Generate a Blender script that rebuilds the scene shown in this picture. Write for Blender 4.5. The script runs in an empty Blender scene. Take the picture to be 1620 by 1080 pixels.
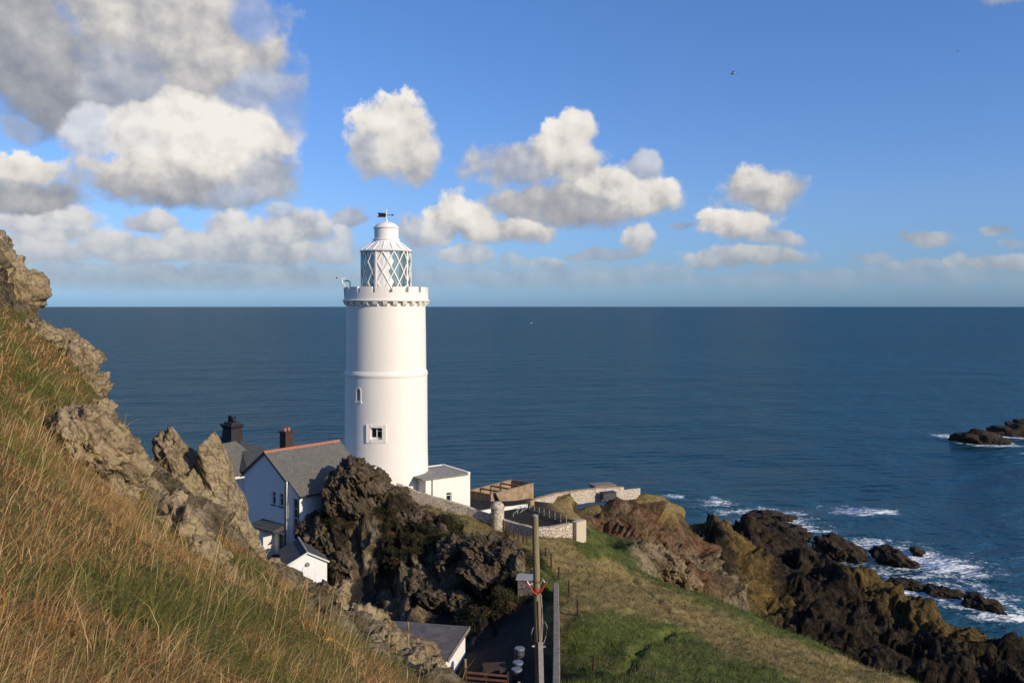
import bpy, bmesh, math, random
import numpy as np
from mathutils import Vector, Matrix

# ------------------------------------------------------------------ camera, sky, sun, exposure
SC = bpy.context.scene
COL = SC.collection
F = 1350.0            # focal length of the photograph in its own pixels
EYE = 58.0            # eye height above the sea, m
HOR = 484.0           # pixel row of eye level
R = math.radians
rng = np.random.default_rng(7)
random.seed(7)

cam = bpy.data.cameras.new('camera')
cam.sensor_width = 36.0
cam.lens = F / 1620 * 36
cam.shift_y = -(540 - HOR) / 1620
cam.clip_start = 0.05
cam.clip_end = 200000
camo = bpy.data.objects.new('camera', cam)
COL.objects.link(camo)
camo.location = (0, 0, EYE)
camo.rotation_euler = (R(90), 0, 0)
SC.camera = camo

SUN_AZ, SUN_EL = 127.0, 23.0       # clockwise from the view direction, and height, degrees
SUN = Vector((math.sin(R(SUN_AZ)) * math.cos(R(SUN_EL)), math.cos(R(SUN_AZ)) * math.cos(R(SUN_EL)), math.sin(R(SUN_EL))))
sl = bpy.data.lights.new('sun', 'SUN')
sl.energy = 4.6
sl.angle = R(0.5)
sl.color = (1.0, 0.85, 0.66)
so = bpy.data.objects.new('sun', sl)
COL.objects.link(so)
so.rotation_euler = SUN.to_track_quat('Z', 'Y').to_euler()
so.location = (60, -40, 120)

SC.view_settings.view_transform = 'Standard'
SC.view_settings.look = 'None'
SC.view_settings.exposure = 0.0
SC.view_settings.gamma = 1.0
SC.cycles.max_bounces = 6
SC.cycles.transparent_max_bounces = 12
SC.cycles.use_denoising = True


class NT:
    """tiny node-tree writer"""
    def __init__(s, tree):
        s.t = tree
        tree.nodes.clear()

    def n(s, kind, _out=0, **kw):
        nd = s.t.nodes.new(kind)
        for k, v in kw.items():
            if k.startswith('i_'):
                key = k[2:]
                sock = nd.inputs[int(key)] if key.isdigit() else nd.inputs[key.replace('_', ' ')]
                s.put(sock, v)
            else:
                setattr(nd, k, v)
        return nd

    def put(s, sock, v):
        if isinstance(v, bpy.types.NodeSocket):
            s.t.links.new(v, sock)
        elif isinstance(v, (tuple, list)) and sock.type == 'RGBA' and len(v) == 3:
            sock.default_value = (*v, 1)
        else:
            sock.default_value = v

    def m(s, op, a, b=0.0, c=None, clamp=False):
        nd = s.t.nodes.new('ShaderNodeMath')
        nd.operation = op
        nd.use_clamp = clamp
        s.put(nd.inputs[0], a)
        s.put(nd.inputs[1], b)
        if c is not None:
            s.put(nd.inputs[2], c)
        return nd.outputs[0]

    def v(s, op, a, b=None, c=None, out=0):
        nd = s.t.nodes.new('ShaderNodeVectorMath')
        nd.operation = op
        s.put(nd.inputs[0], a)
        if b is not None:
            s.put(nd.inputs[1], b)
        if c is not None:
            s.put(nd.inputs[3 if op == 'SCALE' else 2], c)
        return nd.outputs[out]

    def ss(s, x, lo, hi, a=0.0, b=1.0):
        nd = s.t.nodes.new('ShaderNodeMapRange')
        nd.interpolation_type = 'SMOOTHSTEP'
        s.put(nd.inputs[0], x)
        for k, val in enumerate((lo, hi, a, b)):
            s.put(nd.inputs[k + 1], val)
        return nd.outputs[0]

    def mix(s, f, a, b, blend='MIX'):
        nd = s.t.nodes.new('ShaderNodeMix')
        nd.data_type = 'RGBA'
        nd.blend_type = blend
        s.put(nd.inputs[0], f)
        s.put(nd.inputs[6], a)
        s.put(nd.inputs[7], b)
        return nd.outputs[2]

    def noise(s, vec, scale, detail=6.0, rough=0.6, dist=0.0, out='Fac', typ=None):
        nd = s.t.nodes.new('ShaderNodeTexNoise')
        if typ:
            nd.noise_type = typ
        s.put(nd.inputs['Vector'], vec)
        nd.inputs['Scale'].default_value = scale
        nd.inputs['Detail'].default_value = detail
        nd.inputs['Roughness'].default_value = rough
        nd.inputs['Distortion'].default_value = dist
        return nd.outputs[out]

    def ramp(s, f, stops):
        nd = s.t.nodes.new('ShaderNodeValToRGB')
        s.put(nd.inputs[0], f)
        el = nd.color_ramp.elements
        while len(el) < len(stops):
            el.new(0.5)
        for e, (p, c) in zip(el, stops):
            e.position = p
            e.color = (*c, 1) if len(c) == 3 else c
        return nd.outputs[0]


# clouds of the sky: centre and half-size in degrees of arc, brightness of crown and base, opacity
CLOUDS = [
    # px, py, rx, ry, top, base, alpha
    (40, 70, 150, 110, .36, .25, 1), (240, 20, 190, 90, .52, .38, 1), (335, 95, 125, 75, .50, .38, 1),
    (190, 120, 100, 60, .40, .30, .9), (400, 145, 80, 45, .44, .40, .7), (395, 35, 45, 50, .45, .42, .4), (445, 185, 50, 50, .40, .38, .4),
    (320, 215, 150, 80, .92, .66, 1), (225, 205, 90, 55, .80, .60, .95), (425, 205, 55, 60, .85, .62, 1),
    (150, 205, 45, 55, .66, .5, .8), (280, 285, 165, 42, .62, .27, 1), (415, 275, 60, 50, .45, .32, .9), (375, 305, 70, 25, .45, .33, .8),
    (48, 272, 58, 26, .80, .5, 1), (60, 315, 85, 34, .40, .27, 1), (22, 205, 28, 15, .36, .32, .7),
    (625, 212, 64, 60, .80, .46, 1), (655, 240, 36, 36, .66, .42, 1), (590, 235, 30, 36, .6, .42, .9),
    (905, 205, 42, 36, .82, .55, 1), (890, 250, 62, 42, .66, .42, 1), (815, 265, 70, 36, .44, .36, .85), (900, 322, 150, 36, .42, .29, 1),
    (1000, 310, 75, 36, .78, .45, 1), (955, 300, 45, 36, .66, .42, 1), (1018, 265, 28, 26, .5, .42, .7), (735, 345, 60, 34, .74, .48, 1),
    (800, 370, 85, 20, .62, .40, 1), (690, 365, 45, 26, .60, .44, .9),
    (1212, 302, 62, 36, .54, .36, 1), (1165, 358, 58, 28, .70, .42, 1), (1235, 375, 40, 14, .48, .38, .8),
    (1190, 405, 95, 17, .52, .36, .9), (1112, 412, 30, 12, .48, .38, .8),
    (90, 362, 95, 30, .64, .46, .9), (60, 398, 100, 26, .58, .44, .9), (242, 356, 52, 20, .58, .40, .9), (362, 370, 45, 34, .62, .44, .9),
    (468, 362, 60, 30, .58, .42, .9), (230, 402, 95, 22, .60, .44, .9), (430, 402, 110, 22, .54, .40, .9), (540, 380, 24, 30, .55, .44, .8),
    (550, 345, 28, 13, .40, .36, .8), (140, 428, 170, 18, .46, .40, .7), (390, 428, 160, 18, .44, .38, .7),
    (300, 440, 330, 24, .46, .42, .85), (760, 440, 380, 20, .44, .42, .55), (1280, 440, 420, 15, .42, .40, .4), (110, 345, 60, 22, .62, .46, .9), (165, 385, 60, 26, .60, .46, .9), (300, 385, 60, 24, .56, .44, .9), (520, 405, 60, 26, .52, .42, .8), (445, 335, 25, 16, .5, .42, .7), (660, 365, 30, 30, .46, .40, .8),
    (735, 412, 42, 20, .52, .42, .8), (1015, 380, 22, 24, .56, .42, .9), (960, 406, 60, 9, .38, .35, .7), (866, 420, 26, 14, .5, .4, .7),
    (815, 414, 24, 9, .42, .38, .6), (1075, 360, 20, 7, .36, .33, .6),
    (1465, 382, 42, 10, .42, .34, .8), (1570, 412, 60, 15, .50, .38, .8), (1512, 410, 20, 15, .5, .4, .7), (1378, 412, 30, 10, .42, .36, .6),
    (1580, 362, 26, 8, .36, .33, .7), (1430, 374, 10, 8, .4, .36, .6), (1445, 422, 60, 9, .40, .36, .6), (1605, 380, 25, 6, .36, .34, .5),
    (1600, -8, 40, 14, .42, .36, .6), (700, 425, 300, 10, .40, .36, .35), (620, 400, 80, 20, .40, .38, .5)]

world = bpy.data.worlds.new('World')
SC.world = world
world.use_nodes = True
W = NT(world.node_tree)
geo = W.n('ShaderNodeTexCoord').outputs['Generated']
dirn = W.v('NORMALIZE', geo)
sep = W.n('ShaderNodeSeparateXYZ', i_0=dirn)
az = W.m('ARCTAN2', sep.outputs[0], sep.outputs[1])
el = W.m('ARCSINE', sep.outputs[2])
ae = W.n('ShaderNodeCombineXYZ', i_0=az, i_1=el, i_2=0.0).outputs[0]
warpn = W.noise(dirn, 16, 3, .55, out='Color')
warp = W.v('MULTIPLY', W.v('SUBTRACT', warpn, (.5, .5, .5)), (.035, .026, 0))
warp2 = W.v('MULTIPLY', W.v('SUBTRACT', W.noise(dirn, 60, 3, .6, out='Color'), (.5, .5, .5)), (.013, .012, 0))
aw = W.v('ADD', W.v('ADD', ae, warp), warp2)
fmax, val = None, None
for (px, py, rx, ry, bt, bb, al) in CLOUDS:
    u = (px - 810) / F
    ca = math.atan(u)
    ce = math.atan((HOR - py) / F * math.cos(ca))
    sx, sy = rx / F * math.cos(ca) ** 2, ry / F * math.cos(ca)
    q = W.v('MULTIPLY_ADD', aw, (1 / sx, 1 / sy, 0), (-ca / sx, -ce / sy, 0))
    f = W.m('SUBTRACT', 1.0, W.v('LENGTH', q, out=1))
    b = W.v('MULTIPLY_ADD', q, (0, (bt - bb) * .62, 0), (al, (bt + bb) / 2, 0))      # opacity, brightness
    if fmax is None:
        fmax, val = f, b
    else:
        t = W.m('MULTIPLY_ADD', W.m('SUBTRACT', f, fmax), 2.2, .5, clamp=True)
        mv = W.n('ShaderNodeMix', data_type='VECTOR', i_0=t)
        W.put(mv.inputs[4], val)
        W.put(mv.inputs[5], b)
        val = mv.outputs[1]
        fmax = W.m('MAXIMUM', fmax, f)
        # each blob waits for the one before it, which keeps the shader small
        aw = W.v('MULTIPLY_ADD', val, (1e-8, 0, 0), aw)
        aw = W.v('MULTIPLY_ADD', W.n('ShaderNodeCombineXYZ', i_0=fmax, i_1=0.0, i_2=0.0).outputs[0], (1e-8, 0, 0), aw)
vs_ = W.n('ShaderNodeSeparateXYZ', i_0=val)
alp, val = vs_.outputs[0], vs_.outputs[1]
n1 = W.noise(dirn, 30, 9, .60)
n2 = W.noise(dirn, 30, 4, .5)
n1b = W.noise(W.v('ADD', dirn, (.010, -.004, .011)), 30, 4, .5)
lo = W.noise(dirn, 11, 3, .5)
field = W.m('ADD', fmax, W.m('MULTIPLY', W.m('SUBTRACT', n1, .5), 1.5))
field = W.m('ADD', field, W.m('MULTIPLY', W.m('SUBTRACT', lo, .5), .9))
val = W.m('MINIMUM', W.m('MAXIMUM', val, .2), 1.0)
wid = W.m('MAXIMUM', W.m('MULTIPLY_ADD', val, -.42, .52), .14)
calpha = W.m('MULTIPLY', W.ss(W.m('DIVIDE', W.m('ADD', field, .02), wid), -.8, .8), alp, clamp=True)
relief = W.m('MULTIPLY', W.m('SUBTRACT', n2, n1b), W.m('MULTIPLY_ADD', val, 1.3, .05))
bright = W.m('ADD', W.m('MULTIPLY_ADD', val, 1.10, .10), relief)
bright = W.m('MULTIPLY', bright, W.ss(field, -.1, .9, .93, 1.02))
bright = W.m('MAXIMUM', bright, .2)
ccol = W.ramp(bright, [(0.0, (.16, .20, .29)), (.3, (.28, .31, .375)), (.5, (.49, .495, .52)), (.72, (.80, .765, .72)), (1.0, (1.0, .95, .88))])
# low clouds lose contrast in the air near the horizon
lowf = W.ss(el, .0, .10, .78, 0.0)
ccol = W.mix(lowf, ccol, (.285, .385, .50))
calpha = W.m('MULTIPLY', calpha, W.ss(el, .004, .034, .0, 1.0))
sky = W.n('ShaderNodeTexSky', sky_type='NISHITA', sun_disc=False, sun_elevation=R(SUN_EL), sun_rotation=R(SUN_AZ),
          altitude=60.0, air_density=1.0, dust_density=0.6, ozone_density=2.2)
SKYS = 0.085
def q3(*c):
    return tuple(x / 2.2 for x in c)


# tint of the clear air by height above the horizon
tint = W.ramp(W.m('DIVIDE', el, .4, clamp=True), [(0, q3(.60, 1.05, 2.10)), (.09, q3(.65, .98, 1.74)), (.30, q3(.84, 1.12, 1.72)), (1, q3(.85, 1.27, 1.90))])
skyc = W.v('MULTIPLY', sky.outputs[0], W.v('SCALE', tint, c=2.2))
bg1 = W.n('ShaderNodeBackground', i_Color=skyc, i_Strength=SKYS)
bg2 = W.n('ShaderNodeBackground', i_Color=ccol, i_Strength=0.9)
ms = W.n('ShaderNodeMixShader', i_0=calpha, i_1=bg1.outputs[0], i_2=bg2.outputs[0])
W.n('ShaderNodeOutputWorld', i_Surface=ms.outputs[0])


# ------------------------------------------------------------------ helpers
def P(px, py, d):
    """point seen at pixel (px, py) of the photograph at distance d along the view"""
    return Vector(((px - 810) / F * d, d, EYE - (py - HOR) / F * d))


def tag(o, label=None, cat=None, group=None, kind=None):
    if label: o['label'] = label
    if cat: o['category'] = cat
    if group: o['group'] = group
    if kind: o['kind'] = kind
    return o


def empty(name, label, cat, loc=(0, 0, 0), rz=0.0, group=None):
    o = bpy.data.objects.new(name, None)
    o.empty_display_size = .3
    COL.objects.link(o)
    o.location = loc
    o.rotation_euler = (0, 0, rz)
    return tag(o, label, cat, group)


class MB:
    """collects shapes into ONE mesh"""
    def __init__(s):
        s.v, s.f, s.sm = [], [], []

    def add(s, vs, fs, smooth=False):
        k = len(s.v)
        s.v += [tuple(p) for p in vs]
        s.f += [tuple(i + k for i in f) for f in fs]
        s.sm += [smooth] * len(fs)
        return s

    def box(s, x0, x1, y0, y1, z0, z1, M=None):
        vs = [Vector((x, y, z)) for z in (z0, z1) for y in (y0, y1) for x in (x0, x1)]
        if M is not None:
            vs = [M @ p for p in vs]
        return s.add(vs, [(0, 2, 3, 1), (4, 5, 7, 6), (0, 1, 5, 4), (2, 6, 7, 3), (0, 4, 6, 2), (1, 3, 7, 5)])

    def hexa(s, low, high):
        """solid between two polygons of equal count"""
        n = len(low)
        vs = list(low) + list(high)
        fs = [tuple(range(n))[::-1], tuple(range(n, 2 * n))]
        fs += [(i, (i + 1) % n, n + (i + 1) % n, n + i) for i in range(n)]
        return s.add(vs, fs)

    def bar(s, a, b, w, h=None, up=(0, 0, 1)):
        a, b, up = Vector(a), Vector(b), Vector(up)
        h = h or w
        t = (b - a).normalized()
        r = t.cross(up)
        if r.length < 1e-4:
            r = t.cross(Vector((1, 0, 0)))
        r.normalize()
        u = r.cross(t)
        q = [(-1, -1), (1, -1), (1, 1), (-1, 1)]
        return s.hexa([a + r * (i * w / 2) + u * (j * h / 2) for i, j in q], [b + r * (i * w / 2) + u * (j * h / 2) for i, j in q])

    def tube(s, pts, r, n=8, smooth=True):
        pts = [Vector(p) for p in pts]
        rs = r if isinstance(r, (list, tuple)) else [r] * len(pts)
        vs, fs = [], []
        for i, p in enumerate(pts):
            t = (pts[min(i + 1, len(pts) - 1)] - pts[max(i - 1, 0)]).normalized()
            a = t.cross(Vector((0, 0, 1)))
            if a.length < 1e-3:
                a = t.cross(Vector((0, 1, 0)))
            a.normalize()
            b = t.cross(a)
            for k in range(n):
                w = 2 * math.pi * k / n
                vs.append(p + (a * math.cos(w) + b * math.sin(w)) * rs[i])
        for i in range(len(pts) - 1):
            for k in range(n):
                fs.append((i * n + k, i * n + (k + 1) % n, (i + 1) * n + (k + 1) % n, (i + 1) * n + k))
        s.add(vs, fs, smooth)
        m = len(pts) - 1
        s.add([vs[k] for k in range(n)], [tuple(range(n))])
        s.add([vs[m * n + k] for k in range(n)], [tuple(range(n))[::-1]])
        return s

    def lathe(s, prof, n=64, c=(0, 0, 0), smooth=True, cap=True):
        vs, fs = [], []
        for r, z in prof:
            for k in range(n):
                w = 2 * math.pi * k / n
                vs.append((c[0] + r * math.cos(w), c[1] + r * math.sin(w), c[2] + z))
        for i in range(len(prof) - 1):
            for k in range(n):
                fs.append((i * n + k, i * n + (k + 1) % n, (i + 1) * n + (k + 1) % n, (i + 1) * n + k))
        if cap:
            fs.append(tuple(range(n))[::-1])
            m = (len(prof) - 1) * n
            fs.append(tuple(m + k for k in range(n)))
        return s.add(vs, fs, smooth)

    def build(s, name, mat, parent=None, bevel=0.0, loc=None, autosmooth=True):
        me = bpy.data.meshes.new(name)
        me.from_pydata(s.v, [], s.f)
        me.polygons.foreach_set('use_smooth', s.sm)
        me.materials.append(mat)
        me.update()
        o = bpy.data.objects.new(name, me)
        COL.objects.link(o)
        if parent is not None:
            o.parent = parent
        if loc is not None:
            o.location = loc
        if any(s.sm) and autosmooth:
            bm = bmesh.new()
            bm.from_mesh(me)
            for e in bm.edges:
                if len(e.link_faces) == 2 and e.calc_face_angle(0) > .7:
                    e.smooth = False
            bm.to_mesh(me)
            bm.free()
        if bevel:
            md = o.modifiers.new('bevel', 'BEVEL')
            md.width = bevel
            md.segments = 2
            md.limit_method = 'ANGLE'
            md.harden_normals = False
        return o


def cut(o, cutters):
    """sink openings into a closed mesh; the cutters are removed again"""
    mb = MB()
    for c in cutters:
        mb.add(c.v, c.f)
    me = bpy.data.meshes.new('cutter')
    me.from_pydata(mb.v, [], mb.f)
    bm = bmesh.new()
    bm.from_mesh(me)
    bmesh.ops.recalc_face_normals(bm, faces=bm.faces)
    bm.to_mesh(me)
    bm.free()
    c = bpy.data.objects.new('cutter', me)
    COL.objects.link(c)
    bm = bmesh.new()
    bm.from_mesh(o.data)
    bmesh.ops.recalc_face_normals(bm, faces=bm.faces)
    bm.to_mesh(o.data)
    bm.free()
    c.matrix_world = Matrix()
    par, o.parent = o.parent, None
    lm = o.location.copy()
    o.location = (0, 0, 0)
    md = o.modifiers.new('cut', 'BOOLEAN')
    md.operation = 'DIFFERENCE'
    md.solver = 'EXACT'
    md.object = c
    dg = bpy.context.evaluated_depsgraph_get()
    dg.update()
    new = bpy.data.meshes.new_from_object(o.evaluated_get(dg))
    o.modifiers.remove(md)
    old = o.data
    o.data = new
    bpy.data.meshes.remove(old)
    bpy.data.objects.remove(c)
    bpy.data.meshes.remove(me)
    o.parent = par
    o.location = lm
    return o


def np_mesh(name, verts, faces, mat, smooth=True, attrs=None, kind_quads=True):
    """big mesh straight from numpy arrays; faces is (n,3) or (n,4)"""
    me = bpy.data.meshes.new(name)
    nv, (nf, k) = len(verts), faces.shape
    me.vertices.add(nv)
    me.vertices.foreach_set('co', np.ascontiguousarray(verts, np.float32).ravel())
    me.loops.add(nf * k)
    me.loops.foreach_set('vertex_index', np.ascontiguousarray(faces, np.int32).ravel())
    me.polygons.add(nf)
    me.polygons.foreach_set('loop_start', np.arange(0, nf * k, k, dtype=np.int32))
    me.polygons.foreach_set('use_smooth', np.full(nf, smooth))
    me.update(calc_edges=True)
    for an, arr in (attrs or {}).items():
        a = me.attributes.new(an, 'FLOAT_COLOR', 'POINT')
        a.data.foreach_set('color', np.ascontiguousarray(arr, np.float32).ravel())
    me.materials.append(mat)
    o = bpy.data.objects.new(name, me)
    COL.objects.link(o)
    return o


# numpy gradient noise -------------------------------------------------
_perm = np.random.default_rng(3).permutation(256).astype(np.int32)
_perm = np.concatenate([_perm, _perm, _perm])
_grad = np.random.default_rng(5).normal(size=(256, 3)).astype(np.float32)
_grad /= np.linalg.norm(_grad, axis=1)[:, None]


def pn(p):
    p = p.astype(np.float32)
    i = np.floor(p).astype(np.int32)
    f = p - i
    i &= 255
    u = f * f * f * (f * (f * 6 - 15) + 10)
    out = 0
    for dx in (0, 1):
        for dy in (0, 1):
            for dz in (0, 1):
                h = _perm[_perm[_perm[i[:, 0] + dx] + i[:, 1] + dy] + i[:, 2] + dz]
                g = _grad[h]
                d = g[:, 0] * (f[:, 0] - dx) + g[:, 1] * (f[:, 1] - dy) + g[:, 2] * (f[:, 2] - dz)
                w = (u[:, 0] if dx else 1 - u[:, 0]) * (u[:, 1] if dy else 1 - u[:, 1]) * (u[:, 2] if dz else 1 - u[:, 2])
                out = out + d * w
    return out * 1.6


def fbm(p, freq, octv=5, gain=.5, ridged=False, seed=0.0):
    p = p * freq + seed * 17.31
    a, s, tot = 1.0, 0, 0
    for _ in range(octv):
        n = pn(p)
        if ridged:
            n = 1 - 2 * np.abs(n)
        s = s + a * n
        tot += a
        a *= gain
        p = p * 2.03 + 11.7
    return s / tot


def facets(p, size, seed=0):
    """broken blocks: every cell is a plane tilted its own way"""
    q = (p / size).astype(np.float32) + seed * 5.17
    i0 = np.floor(q).astype(np.int32)
    best = np.full(len(q), 9.0, np.float32)
    out = np.zeros(len(q), np.float32)
    for dx in (-1, 0, 1):
        for dy in (-1, 0, 1):
            for dz in (-1, 0, 1):
                c = i0 + np.array([dx, dy, dz], np.int32)
                k = c & 255
                h = _perm[_perm[_perm[k[:, 0]] + k[:, 1]] + k[:, 2]]
                d = q - (c + .5 + _grad[h] * .42)
                d2 = (d * d).sum(1)
                m = d2 < best
                best[m] = d2[m]
                g2 = _grad[(h[m] + 77) & 255]
                out[m] = (d[m] * g2).sum(1) * .9 + g2[:, 0] * .28
    return out * size


def smooth01(x, lo, hi):
    t = np.clip((x - lo) / (hi - lo), 0, 1)
    return t * t * (3 - 2 * t)


# ------------------------------------------------------------------ materials
def new_mat(name):
    m = bpy.data.materials.new(name)
    m.use_nodes = True
    return m, NT(m.node_tree)


def pbsdf(T, col, rough=.8, bump=None, bstr=.4, bdist=.02, metallic=0.0, spec=.5, **kw):
    nd = T.n('ShaderNodeBsdfPrincipled')
    T.put(nd.inputs['Base Color'], col)
    T.put(nd.inputs['Roughness'], rough)
    T.put(nd.inputs['Metallic'], metallic)
    T.put(nd.inputs['Specular IOR Level'], spec)
    for k, v in kw.items():
        T.put(nd.inputs[k.replace('_', ' ')], v)
    if bump is not None:
        b = T.n('ShaderNodeBump', i_Height=bump)
        T.put(b.inputs['Strength'], bstr)
        T.put(b.inputs['Distance'], bdist)
        T.t.links.new(b.outputs[0], nd.inputs['Normal'])
    T.n('ShaderNodeOutputMaterial', i_Surface=nd.outputs[0])
    return nd


def simple(name, a, b, scale=3.0, rough=.7, bump=.3, dist=.01, metallic=0.0, spec=.4, detail=6, stretch=(1, 1, 1)):
    """two-tone weathered surface"""
    m, T = new_mat(name)
    co = T.v('MULTIPLY', T.n('ShaderNodeTexCoord').outputs['Object'], stretch)
    n = T.noise(co, scale, detail, .62)
    n2 = T.noise(co, scale * 7, 5, .6)
    c = T.mix(T.ss(n, .32, .68), a, b)
    c = T.mix(T.ss(n2, .3, .75, 0.0, .25), c, tuple(x * .6 for x in a))
    pbsdf(T, c, rough, T.m('ADD', n, T.m('MULTIPLY', n2, .5)), bump, dist, metallic, spec)
    return m


def paint_mat(name, base, stain, streak=.35):
    """painted masonry: broad tone changes, vertical rain streaks, small chips"""
    m, T = new_mat(name)
    co = T.n('ShaderNodeTexCoord').outputs['Object']
    n = T.noise(co, .55, 5, .6)
    st = T.noise(T.v('MULTIPLY', co, (2.6, 2.6, .16)), 1.0, 5, .65)
    fine = T.noise(co, 9, 5, .65)
    c = T.mix(T.ss(n, .35, .75, 0, .45), base, tuple(x * .93 for x in base))
    c = T.mix(T.ss(st, .55, .80, 0, streak), c, stain)
    c = T.mix(T.ss(fine, .66, .78, 0, .5), c, stain)
    h = T.m('ADD', T.m('MULTIPLY', T.noise(co, 2.2, 3, .5), 1.0), T.m('MULTIPLY', fine, .35))
    pbsdf(T, c, .62, h, .35, .03, 0, .35)
    return m


def rock_mat(name, dark, mid, pale, lichen, lich=.5, scale=1.0, bdist=.06, fol=(.5, .35, 1.0)):
    m, T = new_mat(name)
    co = T.n('ShaderNodeTexCoord').outputs['Object']
    # foliation: stretched along the dip of the schist
    mp = T.n('ShaderNodeMapping', i_Vector=co)
    mp.inputs['Rotation'].default_value = (.3, R(38), .4)
    fo = T.v('MULTIPLY', mp.outputs[0], (3.2, 1.0, .55))
    a = T.noise(fo, 1.1 * scale, 9, .66)
    b = T.noise(co, 2.1 * scale, 8, .62, .4)
    c3 = T.noise(co, 9 * scale, 6, .65)
    base = T.ramp(T.m('ADD', T.m('MULTIPLY', a, .6), T.m('MULTIPLY', c3, .4)), [(.33, dark), (.48, mid), (.66, pale)])
    l = T.m('MULTIPLY', T.ss(b, .44, .62), lich)
    base = T.mix(l, base, lichen)
    vor = T.n('ShaderNodeTexVoronoi', feature='DISTANCE_TO_EDGE')
    T.put(vor.inputs['Vector'], T.v('ADD', fo, T.v('SCALE', T.noise(co, 3 * scale, 4, .6, out='Color'), c=.6)))
    vor.inputs['Scale'].default_value = 1.3 * scale
    crack = T.ss(vor.outputs['Distance'], 0.0, .06)
    base = T.mix(T.m('MULTIPLY', T.m('SUBTRACT', 1.0, crack), .55), base, tuple(x * .35 for x in dark))
    spots = T.ss(T.noise(co, 26 * scale, 3, .5), .63, .70)
    base = T.mix(T.m('MULTIPLY', spots, .45), base, (.52, .47, .37))
    h = T.m('ADD', T.m('ADD', a, T.m('MULTIPLY', c3, .45)), T.m('MULTIPLY', crack, .25))
    pbsdf(T, base, .92, h, .9, bdist / scale, 0, .2)
    return m


M = {}
M['white'] = paint_mat('white_paint', (.765, .715, .63), (.50, .42, .32), .42)
M['white_lantern'] = paint_mat('white_lantern_paint', (.78, .75, .69), (.50, .44, .36), .4)
M['house_white'] = paint_mat('house_whitewash', (.70, .675, .63), (.42, .40, .36), .4)
M['hut_white'] = paint_mat('hut_whitewash', (.80, .79, .76), (.5, .46, .42), .35)
M['cream'] = paint_mat('cream_render', (.50, .42, .30), (.34, .27, .18), .5)
M['black_paint'] = simple('black_gutter', (.012, .012, .014), (.03, .03, .032), 6, .5)
M['green_paint'] = simple('green_paint', (.006, .06, .03), (.012, .085, .045), 6, .5)
M['green_metal'] = simple('green_metal', (.01, .10, .07), (.02, .15, .10), 10, .4)
M['chimney_black'] = simple('tarred_chimney', (.012, .011, .011), (.035, .03, .03), 5, .8, .5, .03)
M['brick'] = simple('dark_brick', (.035, .02, .016), (.075, .042, .032), 7, .9, .5, .02)
M['terracotta'] = simple('terracotta', (.33, .115, .06), (.42, .17, .09), 6, .8)
M['vane'] = simple('vane_metal', (.012, .012, .013), (.03, .03, .03), 8, .6)
M['dark_glass'] = simple('window_glass', (.008, .010, .012), (.02, .022, .025), 2, .06, 0, .01, 0, .6)
M['frame_white'] = simple('white_joinery', (.62, .61, .58), (.70, .69, .66), 9, .5, .1)
M['pole_wood'] = simple('weathered_pole', (.17, .135, .07), (.27, .22, .125), 3, .85, .6, .02, stretch=(4, 4, .35))
M['post_wood'] = simple('dark_post_wood', (.035, .02, .014), (.075, .045, .03), 5, .9, .5, .02, stretch=(3, 3, .5))
M['pale_wood'] = simple('pale_timber', (.24, .17, .09), (.34, .25, .15), 5, .85, .5, .01, stretch=(3, 3, .4))
M['rust'] = simple('rusty_iron', (.13, .05, .022), (.22, .10, .05), 5, .9, .5)
M['grey_metal'] = simple('galvanised_metal', (.36, .35, .32), (.48, .46, .42), 6, .5, .2, metallic=.3)
M['grey_cable'] = simple('grey_cable', (.22, .21, .20), (.34, .33, .31), 10, .6)
M['red_plastic'] = simple('red_strap', (.36, .035, .02), (.46, .06, .03), 10, .6)
M['blue_plastic'] = simple('blue_grey_plastic', (.12, .135, .165), (.18, .20, .235), 5, .5)
M['dark_bin_and_niche_shade'] = simple('dark_bin_and_niche_shade', (.03, .032, .036), (.06, .06, .065), 5, .6)
M['concrete'] = simple('weathered_concrete', (.20, .165, .125), (.31, .26, .20), 1.6, .9, .5, .04)
M['brown_concrete'] = simple('ochre_concrete', (.22, .145, .08), (.36, .26, .155), 1.1, .92, .6, .05)
M['coping'] = simple('grey_coping', (.17, .14, .11), (.27, .225, .18), 3, .9, .5, .03)
M['flat_roof'] = simple('flat_roof_felt', (.20, .185, .165), (.30, .28, .25), 1.3, .9, .4, .02)
M['dark_roof'] = simple('dark_roof_felt', (.085, .078, .07), (.15, .135, .12), 1.4, .9, .4, .02)
M['gull_white'] = simple('gull_white', (.6, .6, .6), (.7, .7, .7), 20, .7)
M['gull_grey'] = simple('gull_grey', (.06, .065, .08), (.10, .105, .12), 20, .7)
M['flower'] = simple('orange_flower', (.75, .30, .01), (.85, .42, .02), 20, .6)


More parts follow.
